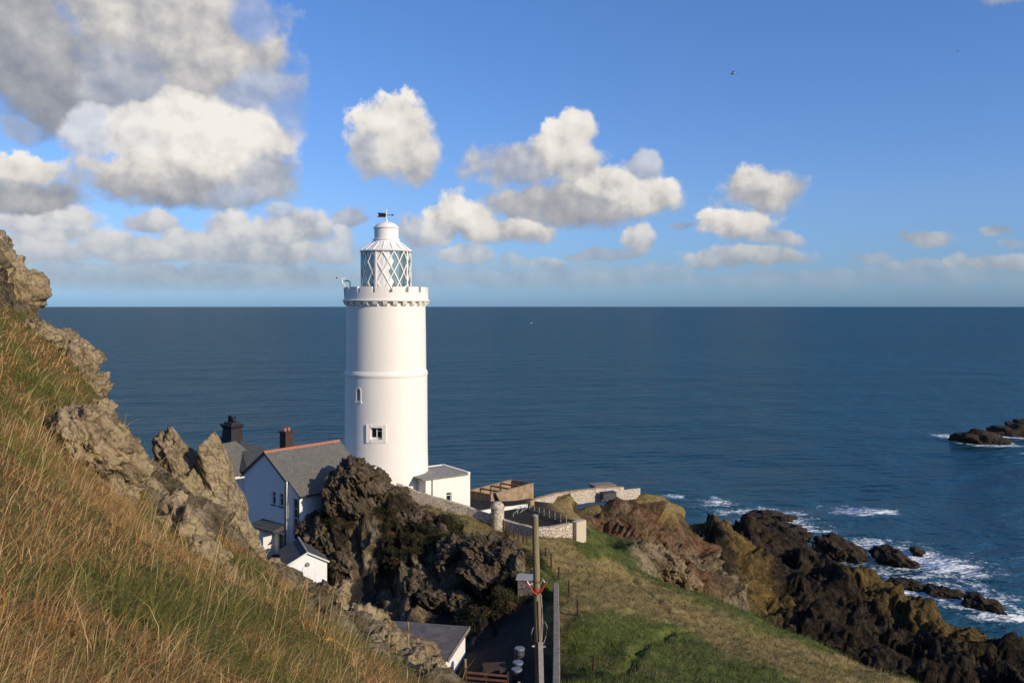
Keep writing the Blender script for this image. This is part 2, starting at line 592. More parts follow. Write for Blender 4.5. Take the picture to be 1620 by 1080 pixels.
def slate_mat(name, a, b, sx=4.0, sz=6.0):
    m, T = new_mat(name)
    co = T.n('ShaderNodeTexCoord').outputs['Object']
    s = T.n('ShaderNodeSeparateXYZ', i_0=co)
    uv = T.n('ShaderNodeCombineXYZ', i_0=s.outputs[1], i_1=T.m('MULTIPLY', s.outputs[2], 1.8), i_2=0.0).outputs[0]
    br = T.n('ShaderNodeTexBrick', offset=.5)
    T.put(br.inputs['Vector'], uv)
    T.put(br.inputs['Color1'], a)
    T.put(br.inputs['Color2'], b)
    T.put(br.inputs['Mortar'], tuple(x * .45 for x in a))
    br.inputs['Scale'].default_value = 1.0
    br.inputs['Brick Width'].default_value = .32
    br.inputs['Row Height'].default_value = .24
    br.inputs['Mortar Size'].default_value = .018
    br.inputs['Bias'].default_value = 0.0
    n = T.noise(co, 1.2, 6, .6)
    n2 = T.noise(co, 9, 4, .6)
    c = T.mix(T.ss(n, .35, .7, 0, .55), br.outputs['Color'], tuple(x * .62 for x in b))
    c = T.mix(T.ss(n2, .6, .75, 0, .55), c, (.26, .235, .16))
    pbsdf(T, c, .7, T.m('ADD', T.m('MULTIPLY', br.outputs['Fac'], -1.0), n2), .5, .02, 0, .4)
    return m


M['slate'] = slate_mat('slate_roof', (.125, .12, .10), (.175, .165, .14))
M['slate_dark_and_shade'] = slate_mat('dark_and_shaded_slate_roof', (.055, .055, .055), (.085, .085, .085))  # dark roofs; also paints the shade on the hipped house's main roof


def stone_wall_mat(name, a, b, mortar, scale=3.2):
    m, T = new_mat(name)
    co = T.n('ShaderNodeTexCoord').outputs['Object']
    w = T.v('ADD', T.v('MULTIPLY', co, (1, 1, 1.5)), T.v('SCALE', T.noise(co, 3, 3, .5, out='Color'), c=.25))
    v = T.n('ShaderNodeTexVoronoi', feature='F1')
    T.put(v.inputs['Vector'], w)
    v.inputs['Scale'].default_value = scale
    e = T.n('ShaderNodeTexVoronoi', feature='DISTANCE_TO_EDGE')
    T.put(e.inputs['Vector'], w)
    e.inputs['Scale'].default_value = scale
    sp = T.n('ShaderNodeSeparateColor', i_0=v.outputs['Color'])
    c = T.mix(sp.outputs[0], a, b)
    n = T.noise(co, 1.2, 5, .6)
    c = T.mix(T.ss(n, .4, .7, 0, .6), c, mortar)
    jo = T.ss(e.outputs['Distance'], .01, .09)
    c = T.mix(jo, tuple(x * .55 for x in a), c)
    pbsdf(T, c, .92, T.m('ADD', jo, T.m('MULTIPLY', T.noise(co, 12, 4, .6), .6)), .8, .04, 0, .25)
    return m


M['stone_wall'] = stone_wall_mat('lime_washed_rubble', (.40, .32, .23), (.58, .50, .39), (.64, .57, .47))
M['cream_wall'] = stone_wall_mat('cream_rubble', (.42, .34, .25), (.56, .48, .38), (.58, .51, .42), 2.4)
M['grey_wall'] = stone_wall_mat('grey_rubble', (.12, .10, .085), (.24, .20, .165), (.20, .18, .15), 2.6)

M['rock_lichen'] = rock_mat('lichen_schist', (.05, .036, .022), (.20, .145, .085), (.39, .30, .19), (.275, .225, .10), .6, 1.6, .07)
M['rock_brown'] = rock_mat('brown_schist', (.06, .04, .025), (.17, .115, .06), (.30, .22, .13), (.22, .17, .07), .45, .9, .08)
M['rock_grey'] = rock_mat('grey_crag', (.014, .010, .006), (.062, .044, .027), (.20, .15, .10), (.062, .047, .018), .6, .9, .1)
M['rock_sea'] = rock_mat('wet_sea_rock', (.007, .006, .005), (.028, .021, .015), (.085, .062, .040), (.055, .040, .018), .4, .45, .3)


def glass_mat():
    m, T = new_mat('lantern_glass')
    tr = T.n('ShaderNodeBsdfTransparent', i_Color=(.58, .74, .74, 1))
    gl = T.n('ShaderNodeBsdfGlossy', i_Color=(.62, .68, .66, 1), i_Roughness=.08)
    df = T.n('ShaderNodeBsdfDiffuse', i_Color=(.16, .22, .215, 1))
    a = T.n('ShaderNodeMixShader', i_0=.35, i_1=tr.outputs[0], i_2=gl.outputs[0])
    b = T.n('ShaderNodeMixShader', i_0=.30, i_1=a.outputs[0], i_2=df.outputs[0])
    T.n('ShaderNodeOutputMaterial', i_Surface=b.outputs[0])
    return m


M['glass'] = glass_mat()


def leaf_mat(name, rough=.75):
    """blade colour comes from the plant itself (attribute col), some light passes through"""
    m, T = new_mat(name)
    c = T.n('ShaderNodeAttribute', attribute_name='col').outputs['Color']
    pb = T.n('ShaderNodeBsdfPrincipled', i_Base_Color=c, i_Roughness=rough)
    pb.inputs['Specular IOR Level'].default_value = .25
    tl = T.n('ShaderNodeBsdfTranslucent', i_Color=c)
    mx = T.n('ShaderNodeMixShader', i_0=.28, i_1=pb.outputs[0], i_2=tl.outputs[0])
    T.n('ShaderNodeOutputMaterial', i_Surface=mx.outputs[0])
    return m


M['blade'] = leaf_mat('grass_blade')


def terrain_mat():
    m, T = new_mat('headland_ground')
    co = T.n('ShaderNodeTexCoord').outputs['Object']
    A = T.n('ShaderNodeAttribute', attribute_name='wa')
    B = T.n('ShaderNodeAttribute', attribute_name='wb')
    sa = T.n('ShaderNodeSeparateColor', i_0=A.outputs['Color'])
    sb = T.n('ShaderNodeSeparateColor', i_0=B.outputs['Color'])
    w = dict(dry=sa.outputs[0], green=sa.outputs[1], rock=sa.outputs[2], red=A.outputs['Alpha'],
             dark=sb.outputs[0], orange=sb.outputs[1], paved=sb.outputs[2], long=B.outputs['Alpha'])
    nb = T.noise(co, .22, 6, .62)
    nm = T.noise(co, 1.3, 7, .66)
    nf = T.noise(co, 8.0, 7, .68)
    mix = T.m('ADD', T.m('MULTIPLY', nm, .5), T.m('MULTIPLY', nf, .5))
    mp = T.n('ShaderNodeMapping', i_Vector=co)
    mp.inputs['Rotation'].default_value = (.3, R(38), .4)
    fo = T.v('MULTIPLY', mp.outputs[0], (3.0, 1.0, .6))
    st = T.noise(fo, .42, 9, .68)
    st2 = T.noise(fo, 2.4, 7, .66)
    rk = T.m('ADD', T.m('MULTIPLY', st, .42), T.m('ADD', T.m('MULTIPLY', nm, .26), T.m('MULTIPLY', st2, .50)))
    rk = T.m('MULTIPLY_ADD', T.m('SUBTRACT', rk, .59), 1.25, .5)
    cols = dict(
        dry=T.ramp(mix, [(.36, (.065, .055, .018)), (.47, (.17, .125, .045)), (.62, (.29, .215, .09))]),
        green=T.ramp(mix, [(.36, (.022, .032, .007)), (.47, (.062, .080, .016)), (.62, (.135, .134, .034))]),
        rock=T.ramp(rk, [(.37, (.035, .026, .015)), (.47, (.165, .122, .070)), (.60, (.34, .27, .17))]),
        red=T.mix(T.ss(nb, .42, .60), T.ramp(rk, [(.37, (.045, .022, .012)), (.48, (.15, .075, .040)), (.62, (.27, .165, .10))]), T.ramp(rk, [(.36, (.03, .024, .012)), (.48, (.115, .078, .036)), (.63, (.25, .18, .10))])),
        dark=T.ramp(rk, [(.39, (.007, .006, .004)), (.49, (.026, .019, .012)), (.62, (.085, .060, .033))]),
        orange=T.ramp(rk, [(.37, (.024, .018, .009)), (.46, (.075, .056, .021)), (.54, (.15, .095, .030)), (.68, (.29, .175, .05))]),
        paved=T.ramp(mix, [(.35, (.017, .015, .013)), (.65, (.038, .034, .029))]),
        long=T.ramp(mix, [(.34, (.045, .038, .012)), (.5, (.11, .08, .024)), (.66, (.17, .13, .045))]))
    tot, ws = None, None
    for k, c in cols.items():
        # noisy borders between the ground kinds
        kk = T.m('POWER', T.m('MAXIMUM', T.m('ADD', w[k], T.m('MULTIPLY', T.m('MULTIPLY', T.m('SUBTRACT', T.noise(T.v('ADD', co, (hash(k) % 7 if False else len(k) * 3.1, 0, 0)), .9, 5, .65), .5), 1.6), T.ss(w[k], .02, .3))), 0.0), 1.6)
        t = T.v('SCALE', c, c=kk)
        tot = t if tot is None else T.v('ADD', tot, t)
        ws = kk if ws is None else T.m('ADD', ws, kk)
    col = T.v('SCALE', tot, c=T.m('DIVIDE', 1.0, T.m('MAXIMUM', ws, .01)))
    # broad warm/cool drift of the vegetation
    col = T.mix(T.ss(nb, .35, .65, 0.0, .30), col, T.v('MULTIPLY', col, (.74, .80, .66)))
    hard = T.m('ADD', T.m('ADD', w['rock'], w['red']), T.m('ADD', w['dark'], w['orange']), clamp=True)
    bh = T.m('ADD', T.m('MULTIPLY', st, 1.4), T.m('ADD', T.m('ADD', nm, T.m('MULTIPLY', T.m('MULTIPLY', st2, hard), .8)), T.m('MULTIPLY', nf, .35)))
    bs = T.m('MULTIPLY_ADD', hard, .45, .5)
    pbsdf(T, col, .95, bh, bs, T.m('MULTIPLY_ADD', hard, .35, .18), 0, .15)
    return m


M['terrain'] = terrain_mat()

# ------------------------------------------------------------------ the headland
KINDS = ['dry', 'green', 'rock', 'red', 'dark', 'orange', 'paved', 'long']
CP, CK = [], []


def cp(px, py, d, kind):
    p = P(px, py, d)
    CP.append((p.x, p.y, p.z))
    CK.append(kind)


def cw(x, y, zr, kind):
    CP.append((x, y, EYE + zr))
    CK.append(kind)


# near hillside, seen surface
for a in [(0, 1080, 4.2), (200, 1080, 4.8), (400, 1080, 6.0), (560, 1080, 8.2), (0, 900, 6), (150, 900, 7), (300, 900, 9), (440, 980, 8.6), (540, 1010, 10.2),
          (0, 700, 9.5), (100, 770, 10.3), (240, 830, 12.6), (350, 880, 14.5), (430, 930, 13.8), (640, 1070, 10.5), (225, 805, 14.6), (300, 880, 13.8), (205, 800, 13.6), (245, 850, 13), (285, 900, 12.6), (325, 930, 12.4), (365, 952, 12.6), (150, 768, 12.6), (0, 560, 15), (60, 600, 16), (110, 650, 15), (25, 500, 22), (60, 545, 21), (130, 585, 22.5), (160, 655, 20.5), (110, 610, 20)]:
    cp(*a, 'long')
for a in [(0, 470, 22), (0, 420, 25), (215, 745, 20), (340, 815, 21), (390, 880, 21), (300, 800, 19), (250, 780, 18)]:
    cp(*a, 'rock' if a[1] < 700 else 'rock')
for a in [(520, 964, 14.5), (450, 930, 17), (400, 892, 19.5), (610, 1028, 13), (690, 1084, 11), (275, 830, 15.2), (560, 1000, 12.6), (610, 1050, 11.4)]:
    cp(*a, 'rock')
# the hill beyond its own skyline, at the feet of the camera and behind
for a in [(0, 0, -1.62), (1.2, .5, -2.1), (-1.5, 0, -1.3), (-2, 3, -1.6), (-.6, 3, -2.2), (0, -5, -.9), (-6, -3, 1.2), (-6, 3, -.3), (-12, 6, 2.4), (-14, 14, 2.4), (-22, 24, 4.5), (-20, 10, 5), (-14, -10, 5), (5, -8, -3.5), (-40, 20, 12), (0, -40, 2), (-40, -30, 16)]:
    cw(*a, 'long')
for a in [(2.5, 2.5, -3.6), (6, 7, -8), (11, 14, -13), (4, 18, -12), (.4, 11, -6.9), (1, 15, -9.2), (3.2, 30, -16.6), (3, 24, -14.4), (12, 3, -9), (20, 8, -15), (25, 25, -20), (30, -10, -15), (40, 20, -24), (60, 0, -30)]:
    cw(*a, 'dry')
for a in [(-5.5, 22, -8.8), (-4.2, 18, -7.6), (-9, 26, -11.5), (-6.5, 28, -13.2), (-12, 28, -9.5), (-13.5, 31, -8), (-18, 32, -2), (-24, 38, -4), (-10, 34, -15.5), (-16, 40, -14), (-3, 26, -13.2), (-1.5, 20, -10.0), (-30, 52, -16)]:
    cw(*a, 'rock')
for a in [(-45, 72, -27, 'rock'), (-55, 95, -50, 'rock'), (-70, 70, -40, 'rock'), (-70, 115, -66, 'dark'), (-95, 60, -60, 'dark'), (-120, 40, -70, 'dark'), (-90, 20, -20, 'dry')]:
    cw(*a)
# rock knoll before the garage
for a in [(590, 1000, 41), (640, 1030, 41), (690, 1085, 40), (630, 1075, 37)]:
    cp(*a, 'rock')
# yard, lane
for a in [(-12.2, 66, -23.6), (-16, 69.5, -22.7), (-7.6, 60, -22.9), (-2.8, 50, -22.0), (-.4, 48, -21.5), (.9, 44, -20.6), (-5, 61.5, -22.8), (1.0, 57, -20.9), (-20, 72, -22.3), (-24, 72, -22.2),
          (-28, 76, -22.3), (-22, 78, -22.3), (-27, 84, -22.3), (-32, 88, -22.6), (-24, 90, -22.3), (-18, 82, -22.2), (-9, 50, -22.3), (-13, 57, -23), (1.1, 36, -19.4), (.9, 30, -17.6), (-7, 44, -21.5)]:
    cw(*a, 'paved')
for a in [(-22, 62, -22), (-28, 66, -21), (-18, 52, -20), (-34, 80, -23), (-38, 92, -28), (-40, 64, -20)]:
    cw(*a, 'rock')
# mound under the tower
for a in [(-13.6, 75, -14.7, 'dark'), (-9.6, 77.4, -17.5, 'dry'), (-11.8, 76.6, -16.2, 'dark'), (-6.8, 76.2, -18.75, 'dry'), (-9.9, 75, -17.2, 'dark'), (-7.6, 73.6, -18.1, 'dark'), (-5.4, 72.4, -18.6, 'dark'), (-1, 67, -18.6, 'dark'), (.9, 62.5, -19.2, 'rock'), (-15.4, 72.5, -18.0, 'dark'), (-16.3, 76, -18.6, 'dark'),
          (-12.6, 69.5, -20.6, 'rock'), (-9.2, 70, -19.6, 'dark'), (-4.2, 65.5, -20.0, 'rock'), (-7.5, 64.5, -21.8, 'rock'), (-15.2, 70.4, -21.3, 'dark'), (-.6, 61, -20.6, 'dark'), (-3, 62.5, -21.8, 'dark')]:
    cw(*a)
# slope above the boundary wall, plateau inside it
for a in [(-9.9, 79.2, -17.9, 'dry'), (-6.2, 78.4, -18.9, 'dry'), (-1.4, 76.6, -20.1, 'dry'), (2.6, 73.4, -20.4, 'dry'), (7.3, 75.5, -21.2, 'green'), (-3, 73, -19.1, 'dry'), (2.4, 68.5, -19.9, 'dry'), (-3.5, 76.6, -19.3, 'dry'), (1, 71, -19.9, 'dry')]:
    cw(*a)
for a in [(-12.9, 88), (-16, 86), (-9, 84.5), (-5, 86), (-2, 82), (2.5, 80), (3, 85), (6.5, 80.5), (-6, 92), (1, 90), (-10, 96)]:
    cw(*a, -20.5, 'paved')
for a in [(-1.5, 94, -21.6, 'paved'), (2.5, 97, -21.7, 'paved'), (5.5, 91, -21.3, 'dry'), (0, 101, -22.0, 'dry'), (7, 100, -22.3, 'dry')]:
    cw(*a)
# the grassy slope on the right
for a in [(900, 1080, 41.5, 'green'), (1000, 1080, 44, 'green'), (1100, 1080, 47, 'green'), (1200, 1080, 50, 'green'), (1320, 1080, 56, 'dry'), (1440, 1085, 62, 'dry'),
          (892, 960, 56, 'dry'), (935, 990, 53, 'green'), (1000, 1000, 55, 'green'), (1080, 1010, 57, 'green'), (1150, 1020, 61, 'dry'), (1250, 1040, 63, 'dry'), (1340, 1055, 65, 'dry'),
          (950, 940, 63, 'dry'), (1030, 960, 65, 'dry'), (1110, 985, 66, 'dry'), (905, 895, 70, 'dry'), (960, 905, 72, 'dry'), (1030, 930, 72, 'dry'), (880, 870, 73, 'dry'),
          (935, 868, 79, 'green'), (985, 895, 78, 'green'), (1050, 920, 76, 'green'), (1130, 950, 75, 'green'), (1200, 978, 73, 'green'), (1300, 1020, 70, 'green'), (1450, 1080, 66, 'green'),
          (840, 865, 72, 'dry'), (845, 900, 66, 'green'), (850, 930, 61, 'green')]:
    cp(*a)
# terrace behind the wall end, cliffs beyond it
for a in [(940, 838, 93, 'green'), (985, 858, 93, 'green'), (1020, 880, 91, 'green'), (1040, 900, 86, 'rock'), (960, 872, 86, 'green'),
          (870, 812, 97, 'dry'), (905, 815, 102, 'red'), (945, 797, 109, 'dry'), (1010, 782, 120, 'dry'), (1045, 783, 122, 'dry'),
          (930, 828, 99, 'red'), (975, 835, 101, 'red'), (1010, 850, 102, 'red'), (1050, 860, 106, 'red'), (1030, 820, 114, 'red'), (980, 810, 109, 'red'),
          (1075, 803, 126, 'dry'), (1095, 840, 119, 'red'), (1110, 880, 113, 'rock'), (1140, 920, 109, 'rock'), (1172, 955, 106, 'rock'), (1120, 920, 103, 'red'), (1070, 895, 100, 'red'),
          (1110, 812, 150, 'orange'), (1150, 822, 152, 'orange'), (1175, 850, 150, 'orange'), (1195, 880, 147, 'orange'), (1215, 930, 140, 'orange'), (1225, 965, 132, 'orange'),
          (1120, 845, 143, 'dark'), (1140, 885, 136, 'dark'), (1165, 925, 130, 'rock'), (1190, 960, 122, 'orange'),
          (1205, 835, 196, 'dark'), (1240, 850, 194, 'dark'), (1225, 875, 182, 'dark'), (1180, 818, 190, 'dark'),
          (1235, 888, 160, 'dark'), (1262, 878, 158, 'dark'), (1320, 890, 154, 'dark'), (1380, 905, 148, 'orange'), (1440, 945, 142, 'orange'), (1490, 980, 137, 'orange'), (1540, 1000, 132, 'orange'), (1600, 1020, 128, 'dark'),
          (1235, 930, 143, 'dark'), (1330, 950, 140, 'dark'), (1280, 960, 128, 'dark'), (1400, 1000, 132, 'dark'), (1480, 1040, 122, 'dark'), (1560, 1060, 116, 'dark'), (1330, 1010, 122, 'dark'), (1620, 1075, 112, 'dark'), (1400, 1060, 114, 'dark')]:
    cp(*a)
for a in [(15.2, 86, -32, 'rock'), (22, 86, -36, 'dark'), (30, 82, -41, 'dark'), (37, 74, -43, 'dark'), (27, 95, -43, 'dark'), (34, 104, -48, 'dark'), (40, 90, -50, 'dark'), (44, 105, -50, 'dark'), (52, 95, -52, 'dark'), (60, 80, -54, 'dark'),
          (19, 92, -33, 'rock'), (45, 66, -44, 'dark'), (55, 50, -48, 'dark'), (75, 60, -56, 'dark'), (95, 80, -66, 'dark'),
          (36, 124, -49, 'dark'), (29, 138, -46, 'dark'), (24, 150, -50, 'dark'), (12, 128, -40, 'dark'), (6, 118, -34, 'dark'), (-10, 112, -34, 'dark'), (-25, 112, -40, 'dark'), (-40, 118, -60, 'dark'),
          (-15, 135, -62, 'dark'), (8, 148, -62, 'dark'), (25, 168, -62, 'dark'), (40, 172, -60, 'dark'), (45, 185, -58.6, 'dark'), (50, 212, -64, 'dark'), (68, 205, -64, 'dark'), (70, 178, -63, 'dark'), (52, 150, -47, 'dark'),
          (62, 162, -61, 'dark'), (78, 155, -63, 'dark'), (86, 142, -62, 'dark'), (95, 130, -62, 'dark'), (85, 115, -60, 'dark'), (95, 105, -63, 'dark'),
          (130, 120, -72, 'dark'), (110, 180, -74, 'dark'), (60, 250, -80, 'dark'), (0, 200, -78, 'dark'), (-80, 180, -84, 'dark'), (-160, 90, -90, 'dark'), (160, 60, -84, 'dark'), (120, 10, -60, 'dark')]:
    cw(*a)
CP = np.array(CP)
CX, CZ = CP[:, :2], CP[:, 2]
SM = .8


def _phi(a, b):
    d2 = ((a[:, None, 0] - b[None, :, 0]) ** 2 + (a[:, None, 1] - b[None, :, 1]) ** 2)
    return np.sqrt(d2 + SM * SM)


_PL = np.c_[np.ones(len(CX)), CX]
_A = np.block([[_phi(CX, CX) - 0.05 * np.eye(len(CX)), _PL], [_PL.T, np.zeros((3, 3))]])
_S = np.linalg.solve(_A, np.r_[CZ, 0, 0, 0])


def ground(xy):
    xy = np.atleast_2d(np.asarray(xy, float))
    out = np.empty(len(xy))
    for i in range(0, len(xy), 40000):
        q = xy[i:i + 40000]
        out[i:i + 40000] = _phi(q, CX) @ _S[:-3] + np.c_[np.ones(len(q)), q] @ _S[-3:]
    return out


def gz(x, y):
    return float(ground([(x, y)])[0])


_KI = np.array([KINDS.index(k) for k in CK])


def polar(xy):
    return np.c_[np.arctan2(xy[:, 0], xy[:, 1]) * 1.0, np.log(np.hypot(xy[:, 0], xy[:, 1]) + .5) * .55]


_CPL = polar(CX)


def kind_weights(xy):
    q = polar(xy)
    q = q + .018 * np.c_[fbm(np.c_[q * 14, np.zeros(len(q))], 1, 4), fbm(np.c_[q * 14, np.ones(len(q)) * 9], 1, 4)]
    out = np.zeros((len(xy), 8), np.float32)
    for i in range(0, len(xy), 30000):
        d2 = ((q[i:i + 30000, None, :] - _CPL[None]) ** 2).sum(2) + 2e-5
        w = 1 / d2 ** 2.4
        for k in range(8):
            out[i:i + 30000, k] = w[:, _KI == k].sum(1)
    return out / out.sum(1)[:, None]


def _pl(pts):
    return [tuple(P(*q).xy) for q in pts]


PATHS = [_pl([(985, 885, 77), (1003, 908, 73), (1050, 955, 66), (1110, 1005, 61), (1180, 1040, 58)]),
         _pl([(1100, 1005, 61), (1060, 1015, 58), (1010, 1045, 51), (985, 1080, 46)])]


def build_terrain():
    fine = np.arange(-.66, .66, .0019)
    azs = np.r_[np.linspace(-math.pi, -.66, 90)[:-1], fine, np.linspace(.66, math.pi, 90)]
    rs = np.r_[np.exp(np.arange(math.log(.3), math.log(1.6), .05)), np.exp(np.arange(math.log(1.6), math.log(58), .0082)), np.exp(np.arange(math.log(58), math.log(225), .0042))]
    na, nr = len(azs), len(rs)
    A_, R_ = np.meshgrid(azs, rs)
    xy = np.c_[(np.sin(A_) * R_).ravel(), (np.cos(A_) * R_).ravel()]
    z = ground(xy)
    w = kind_weights(xy)
    rr = np.hypot(xy[:, 0], xy[:, 1])
    p = np.c_[xy, z]
    hard = w[:, 2] + w[:, 3] + w[:, 4] + w[:, 5]
    soft = w[:, 0] + w[:, 1] + w[:, 7]

    def normals(p):
        g = p.reshape(nr, na, 3)
        du = np.gradient(g, axis=1)
        dv = np.gradient(g, axis=0)
        n = np.cross(du, dv).reshape(-1, 3)
        n /= np.linalg.norm(n, axis=1)[:, None] + 1e-9
        n[n[:, 2] < 0] *= -1
        return n
    n = normals(p)
    # steep ground shows rock
    steep = smooth01(1 - n[:, 2], .30, .5) * (rr > 70) * (1 - w[:, 6])
    keep = w * (1 - steep[:, None] * np.array([1, 1, 0, 0, 0, 0, 0, 1])[None])
    keep[:, 3] += (w.sum(1) - keep.sum(1)) * .4
    keep[:, 4] += (w.sum(1) - keep.sum(1))
    w = keep / keep.sum(1)[:, None]
    hard = w[:, 2] + w[:, 3] + w[:, 4] + w[:, 5]
    # rock relief: size grows with the size of the cliff it sits in
    farw = smooth01(rr, 78, 100)
    midw = smooth01(rr, 30, 45) * (1 - farw)
    neaw = 1 - smooth01(rr, 30, 45)
    c, s = math.cos(R(35)), math.sin(R(35))
    q = np.c_[(p[:, 0] * c + p[:, 2] * s) * 1.7, p[:, 1], (-p[:, 0] * s + p[:, 2] * c) * .55]
    big = fbm(q, 1 / 11, 6, .52, True, 1)
    bl = fbm(q, 1 / 4.5, 6, .55, True, 2)
    sm = fbm(q, 1 / 1.3, 5, .55, True, 3)
    edge = fbm(q, 1 / 2.2, 5, .6, True, 8)
    gul = fbm(np.c_[p[:, :2] * np.array([1.0, .55]), np.full(len(p), 3.3)], 1 / 13, 4, .5, True, 19)
    saw = (p[:, 0] * .45 + p[:, 2] * .9 + .25 * p[:, 1] + 2.2 * fbm(p, 1 / 6, 3, .5, False, 9)) / 2.6
    saw = saw - np.floor(saw)
    blk = np.zeros(len(p))
    hs = hard > .12
    nsel = hs & (rr < 46)
    blk[nsel] = .55 * facets(q[nsel], .8, 1) + .5 * facets(q[nsel], .3, 2)
    msel = hs & (rr >= 46) & (rr < 88)
    blk[msel] = .55 * facets(q[msel], 2.4, 3) + .5 * facets(q[msel], .9, 4)
    fsel = hs & (rr >= 88)
    blk[fsel] = .42 * facets(p[fsel], 7.0, 5) + .42 * facets(p[fsel] * np.array([1, 1, .8]), 2.8, 6) + .40 * facets(q[fsel], 1.2, 7)
    disp = hard * (blk + farw * (1.3 * big + .35 * edge + .3 * saw + (smooth01(rr, 100, 122) * 1.6 + smooth01(rr, 122, 134) * .9 * smooth01(xy[:, 0], 40, 50)) * (gul - .3) - 1.8)
                   + midw * (.5 * bl + .15 * sm - .25) + neaw * (.16 * sm + .08 * edge - .1))
    und = fbm(p, 1 / 5.0, 5, .5, False, 4)
    hum = fbm(p, 1 / 1.1, 4, .5, False, 5)
    tus = fbm(p, 1 / .45, 3, .5, False, 6)
    disp += soft * ((farw + midw) * (.55 * und + .17 * hum + .07 * tus) + neaw * (.10 * hum + .05 * tus)) * (1 - w[:, 6])
    # sheep paths and scars worn into the turf
    for path in PATHS:
        for (ax_, ay_), (bx_, by_) in zip(path[:-1], path[1:]):
            ab = np.array([bx_ - ax_, by_ - ay_])
            t = np.clip(((xy - [ax_, ay_]) @ ab) / (ab @ ab), 0, 1)
            dd = np.hypot(xy[:, 0] - ax_ - t * ab[0], xy[:, 1] - ay_ - t * ab[1]) + .25 * hum
            disp += soft * (.06 * np.exp(-((dd - .7) / .5) ** 2) - .24 * np.exp(-(dd / .30) ** 2))
    tk = fbm(p, 1 / .9, 4, .55, True, 23)
    disp += .07 * w[:, 1] * midw * tk
    disp *= smooth01(rr, .8, 3)
    p2 = p + n * disp[:, None]
    n2 = normals(p2)
    idx = np.arange(nr * na).reshape(nr, na)
    f = np.stack([idx[:-1, :-1], idx[:-1, 1:], idx[1:, 1:], idx[1:, :-1]], -1).reshape(-1, 4)
    # leave out what lies deep under the sea
    zz = p2[:, 2]
    f = f[(zz[f] > -6).any(1)]
    used = np.zeros(len(p2), bool)
    used[f.ravel()] = True
    remap = np.cumsum(used) - 1
    o = np_mesh('headland_terrain', p2[used], remap[f], M['terrain'], True,
                dict(wa=w[used][:, :4], wb=w[used][:, 4:]))
    tag(o, kind='structure')
    return p2.reshape(nr, na, 3), n2.reshape(nr, na, 3), w.reshape(nr, na, 8), azs, rs


TP, TN, TW, TAZ, TRS = build_terrain()

# ------------------------------------------------------------------ rocks
ROCKS = []      # (x, y, r) footprints, kept free of grass


def lump(c, rad, seed, tilt=0.0, yaw=0.0, sub=5, planes=16, rough=.16, fol=.05, brk=1.0):
    """one angular boulder: a ball cut by random planes, then weathered"""
    r = np.random.default_rng(seed)
    bm = bmesh.new()
    bmesh.ops.create_icosphere(bm, subdivisions=sub, radius=1)
    v = np.array([x.co for x in bm.verts])
    f = np.array([[q.index for q in t.verts] for t in bm.faces])
    bm.free()
    nn = r.normal(size=(planes, 3))
    nn /= np.linalg.norm(nn, axis=1)[:, None]
    off = r.uniform(.62, .95, planes)
    dots = v @ nn.T
    t = np.where(dots > .05, off[None] / np.maximum(dots, .05), 9)
    rad_ = np.minimum(t.min(1), 1.08)
    p = v * rad_[:, None]
    rad = np.array(rad)
    p = p * rad
    rm = float(rad.mean())
    cx, sx = math.cos(tilt), math.sin(tilt)
    Rm = np.array([[cx, 0, sx], [0, 1, 0], [-sx, 0, cx]])
    cz, sz = math.cos(yaw), math.sin(yaw)
    Rz = np.array([[cz, -sz, 0], [sz, cz, 0], [0, 0, 1]])
    p = p @ (Rz @ Rm).T
    d = p / (np.linalg.norm(p, axis=1)[:, None] + 1e-9)
    q = p + seed * 3.7
    fq = np.c_[(q[:, 0] * .8 + q[:, 2] * .6) * 2.4, q[:, 1], (-q[:, 0] * .6 + q[:, 2] * .8) * .6]
    crev = 1 - 2 * np.abs(fbm(fq, 1.3 / rm, 3, .5, False, 6))            # 1 along creases
    disp = brk * .55 * facets(fq * np.array([.5, 1, 1.4]), .55 * rm, 1) + brk * .5 * facets(fq * np.array([.5, 1, 1.4]), .2 * rm, 2)
    disp += rm * (rough * .8 * fbm(q, .9 / rm, 5, .52, False, 1) + rough * .5 * fbm(fq, 1.6 / rm, 5, .6, True, 2)
                 - rough * .55 * np.maximum(crev - .55, 0) * 2 + fol * 1.3 * fbm(q, 4.5 / rm, 5, .66, True, 4))
    # ledges along the bedding
    fd = np.array([.55, .15, .82])
    s_ = (q @ fd + .5 * rm * fbm(q, .8 / rm, 3, .5, False, 7)) * 2.4 / rm
    saw = s_ - np.floor(s_)
    saw = np.where(saw < .82, saw / .82, (1 - saw) / .18)
    disp += rm * .05 * (saw - .5)
    p = p + d * disp[:, None]
    return p + np.array(c), f


def crag(name, lumps, mat, label, cat='rock', group=None, sub=5, base=None, rough=.19, planes=16, brk=1.0):
    """lumps: (px, py, d, rx, ry, rz in photo pixels at that distance, tilt deg)"""
    vs, fs, k = [], [], 0
    cen = np.mean([P(l[0], l[1], l[2]) for l in lumps], axis=0)
    for i, l in enumerate(lumps):
        px, py, d, rx, ry, rz = l[:6]
        tilt = R(l[6]) if len(l) > 6 else 0
        s = d / F
        c = P(px, py, d)
        v, f = lump(np.array(c) - cen, (rx * s, ry * s, rz * s), len(ROCKS) * 7 + i + 11, tilt, random.uniform(-.5, .5) if len(l) < 8 else l[7], sub, planes, rough, brk=brk)
        ROCKS.append((c.x, c.y, max(rx, ry) * s, c.z, rz * s))
        vs.append(v)
        fs.append(f + k)
        k += len(v)
    o = np_mesh(name, np.concatenate(vs), np.concatenate(fs), mat, True)
    o.location = cen
    return tag(o, label, cat, group)


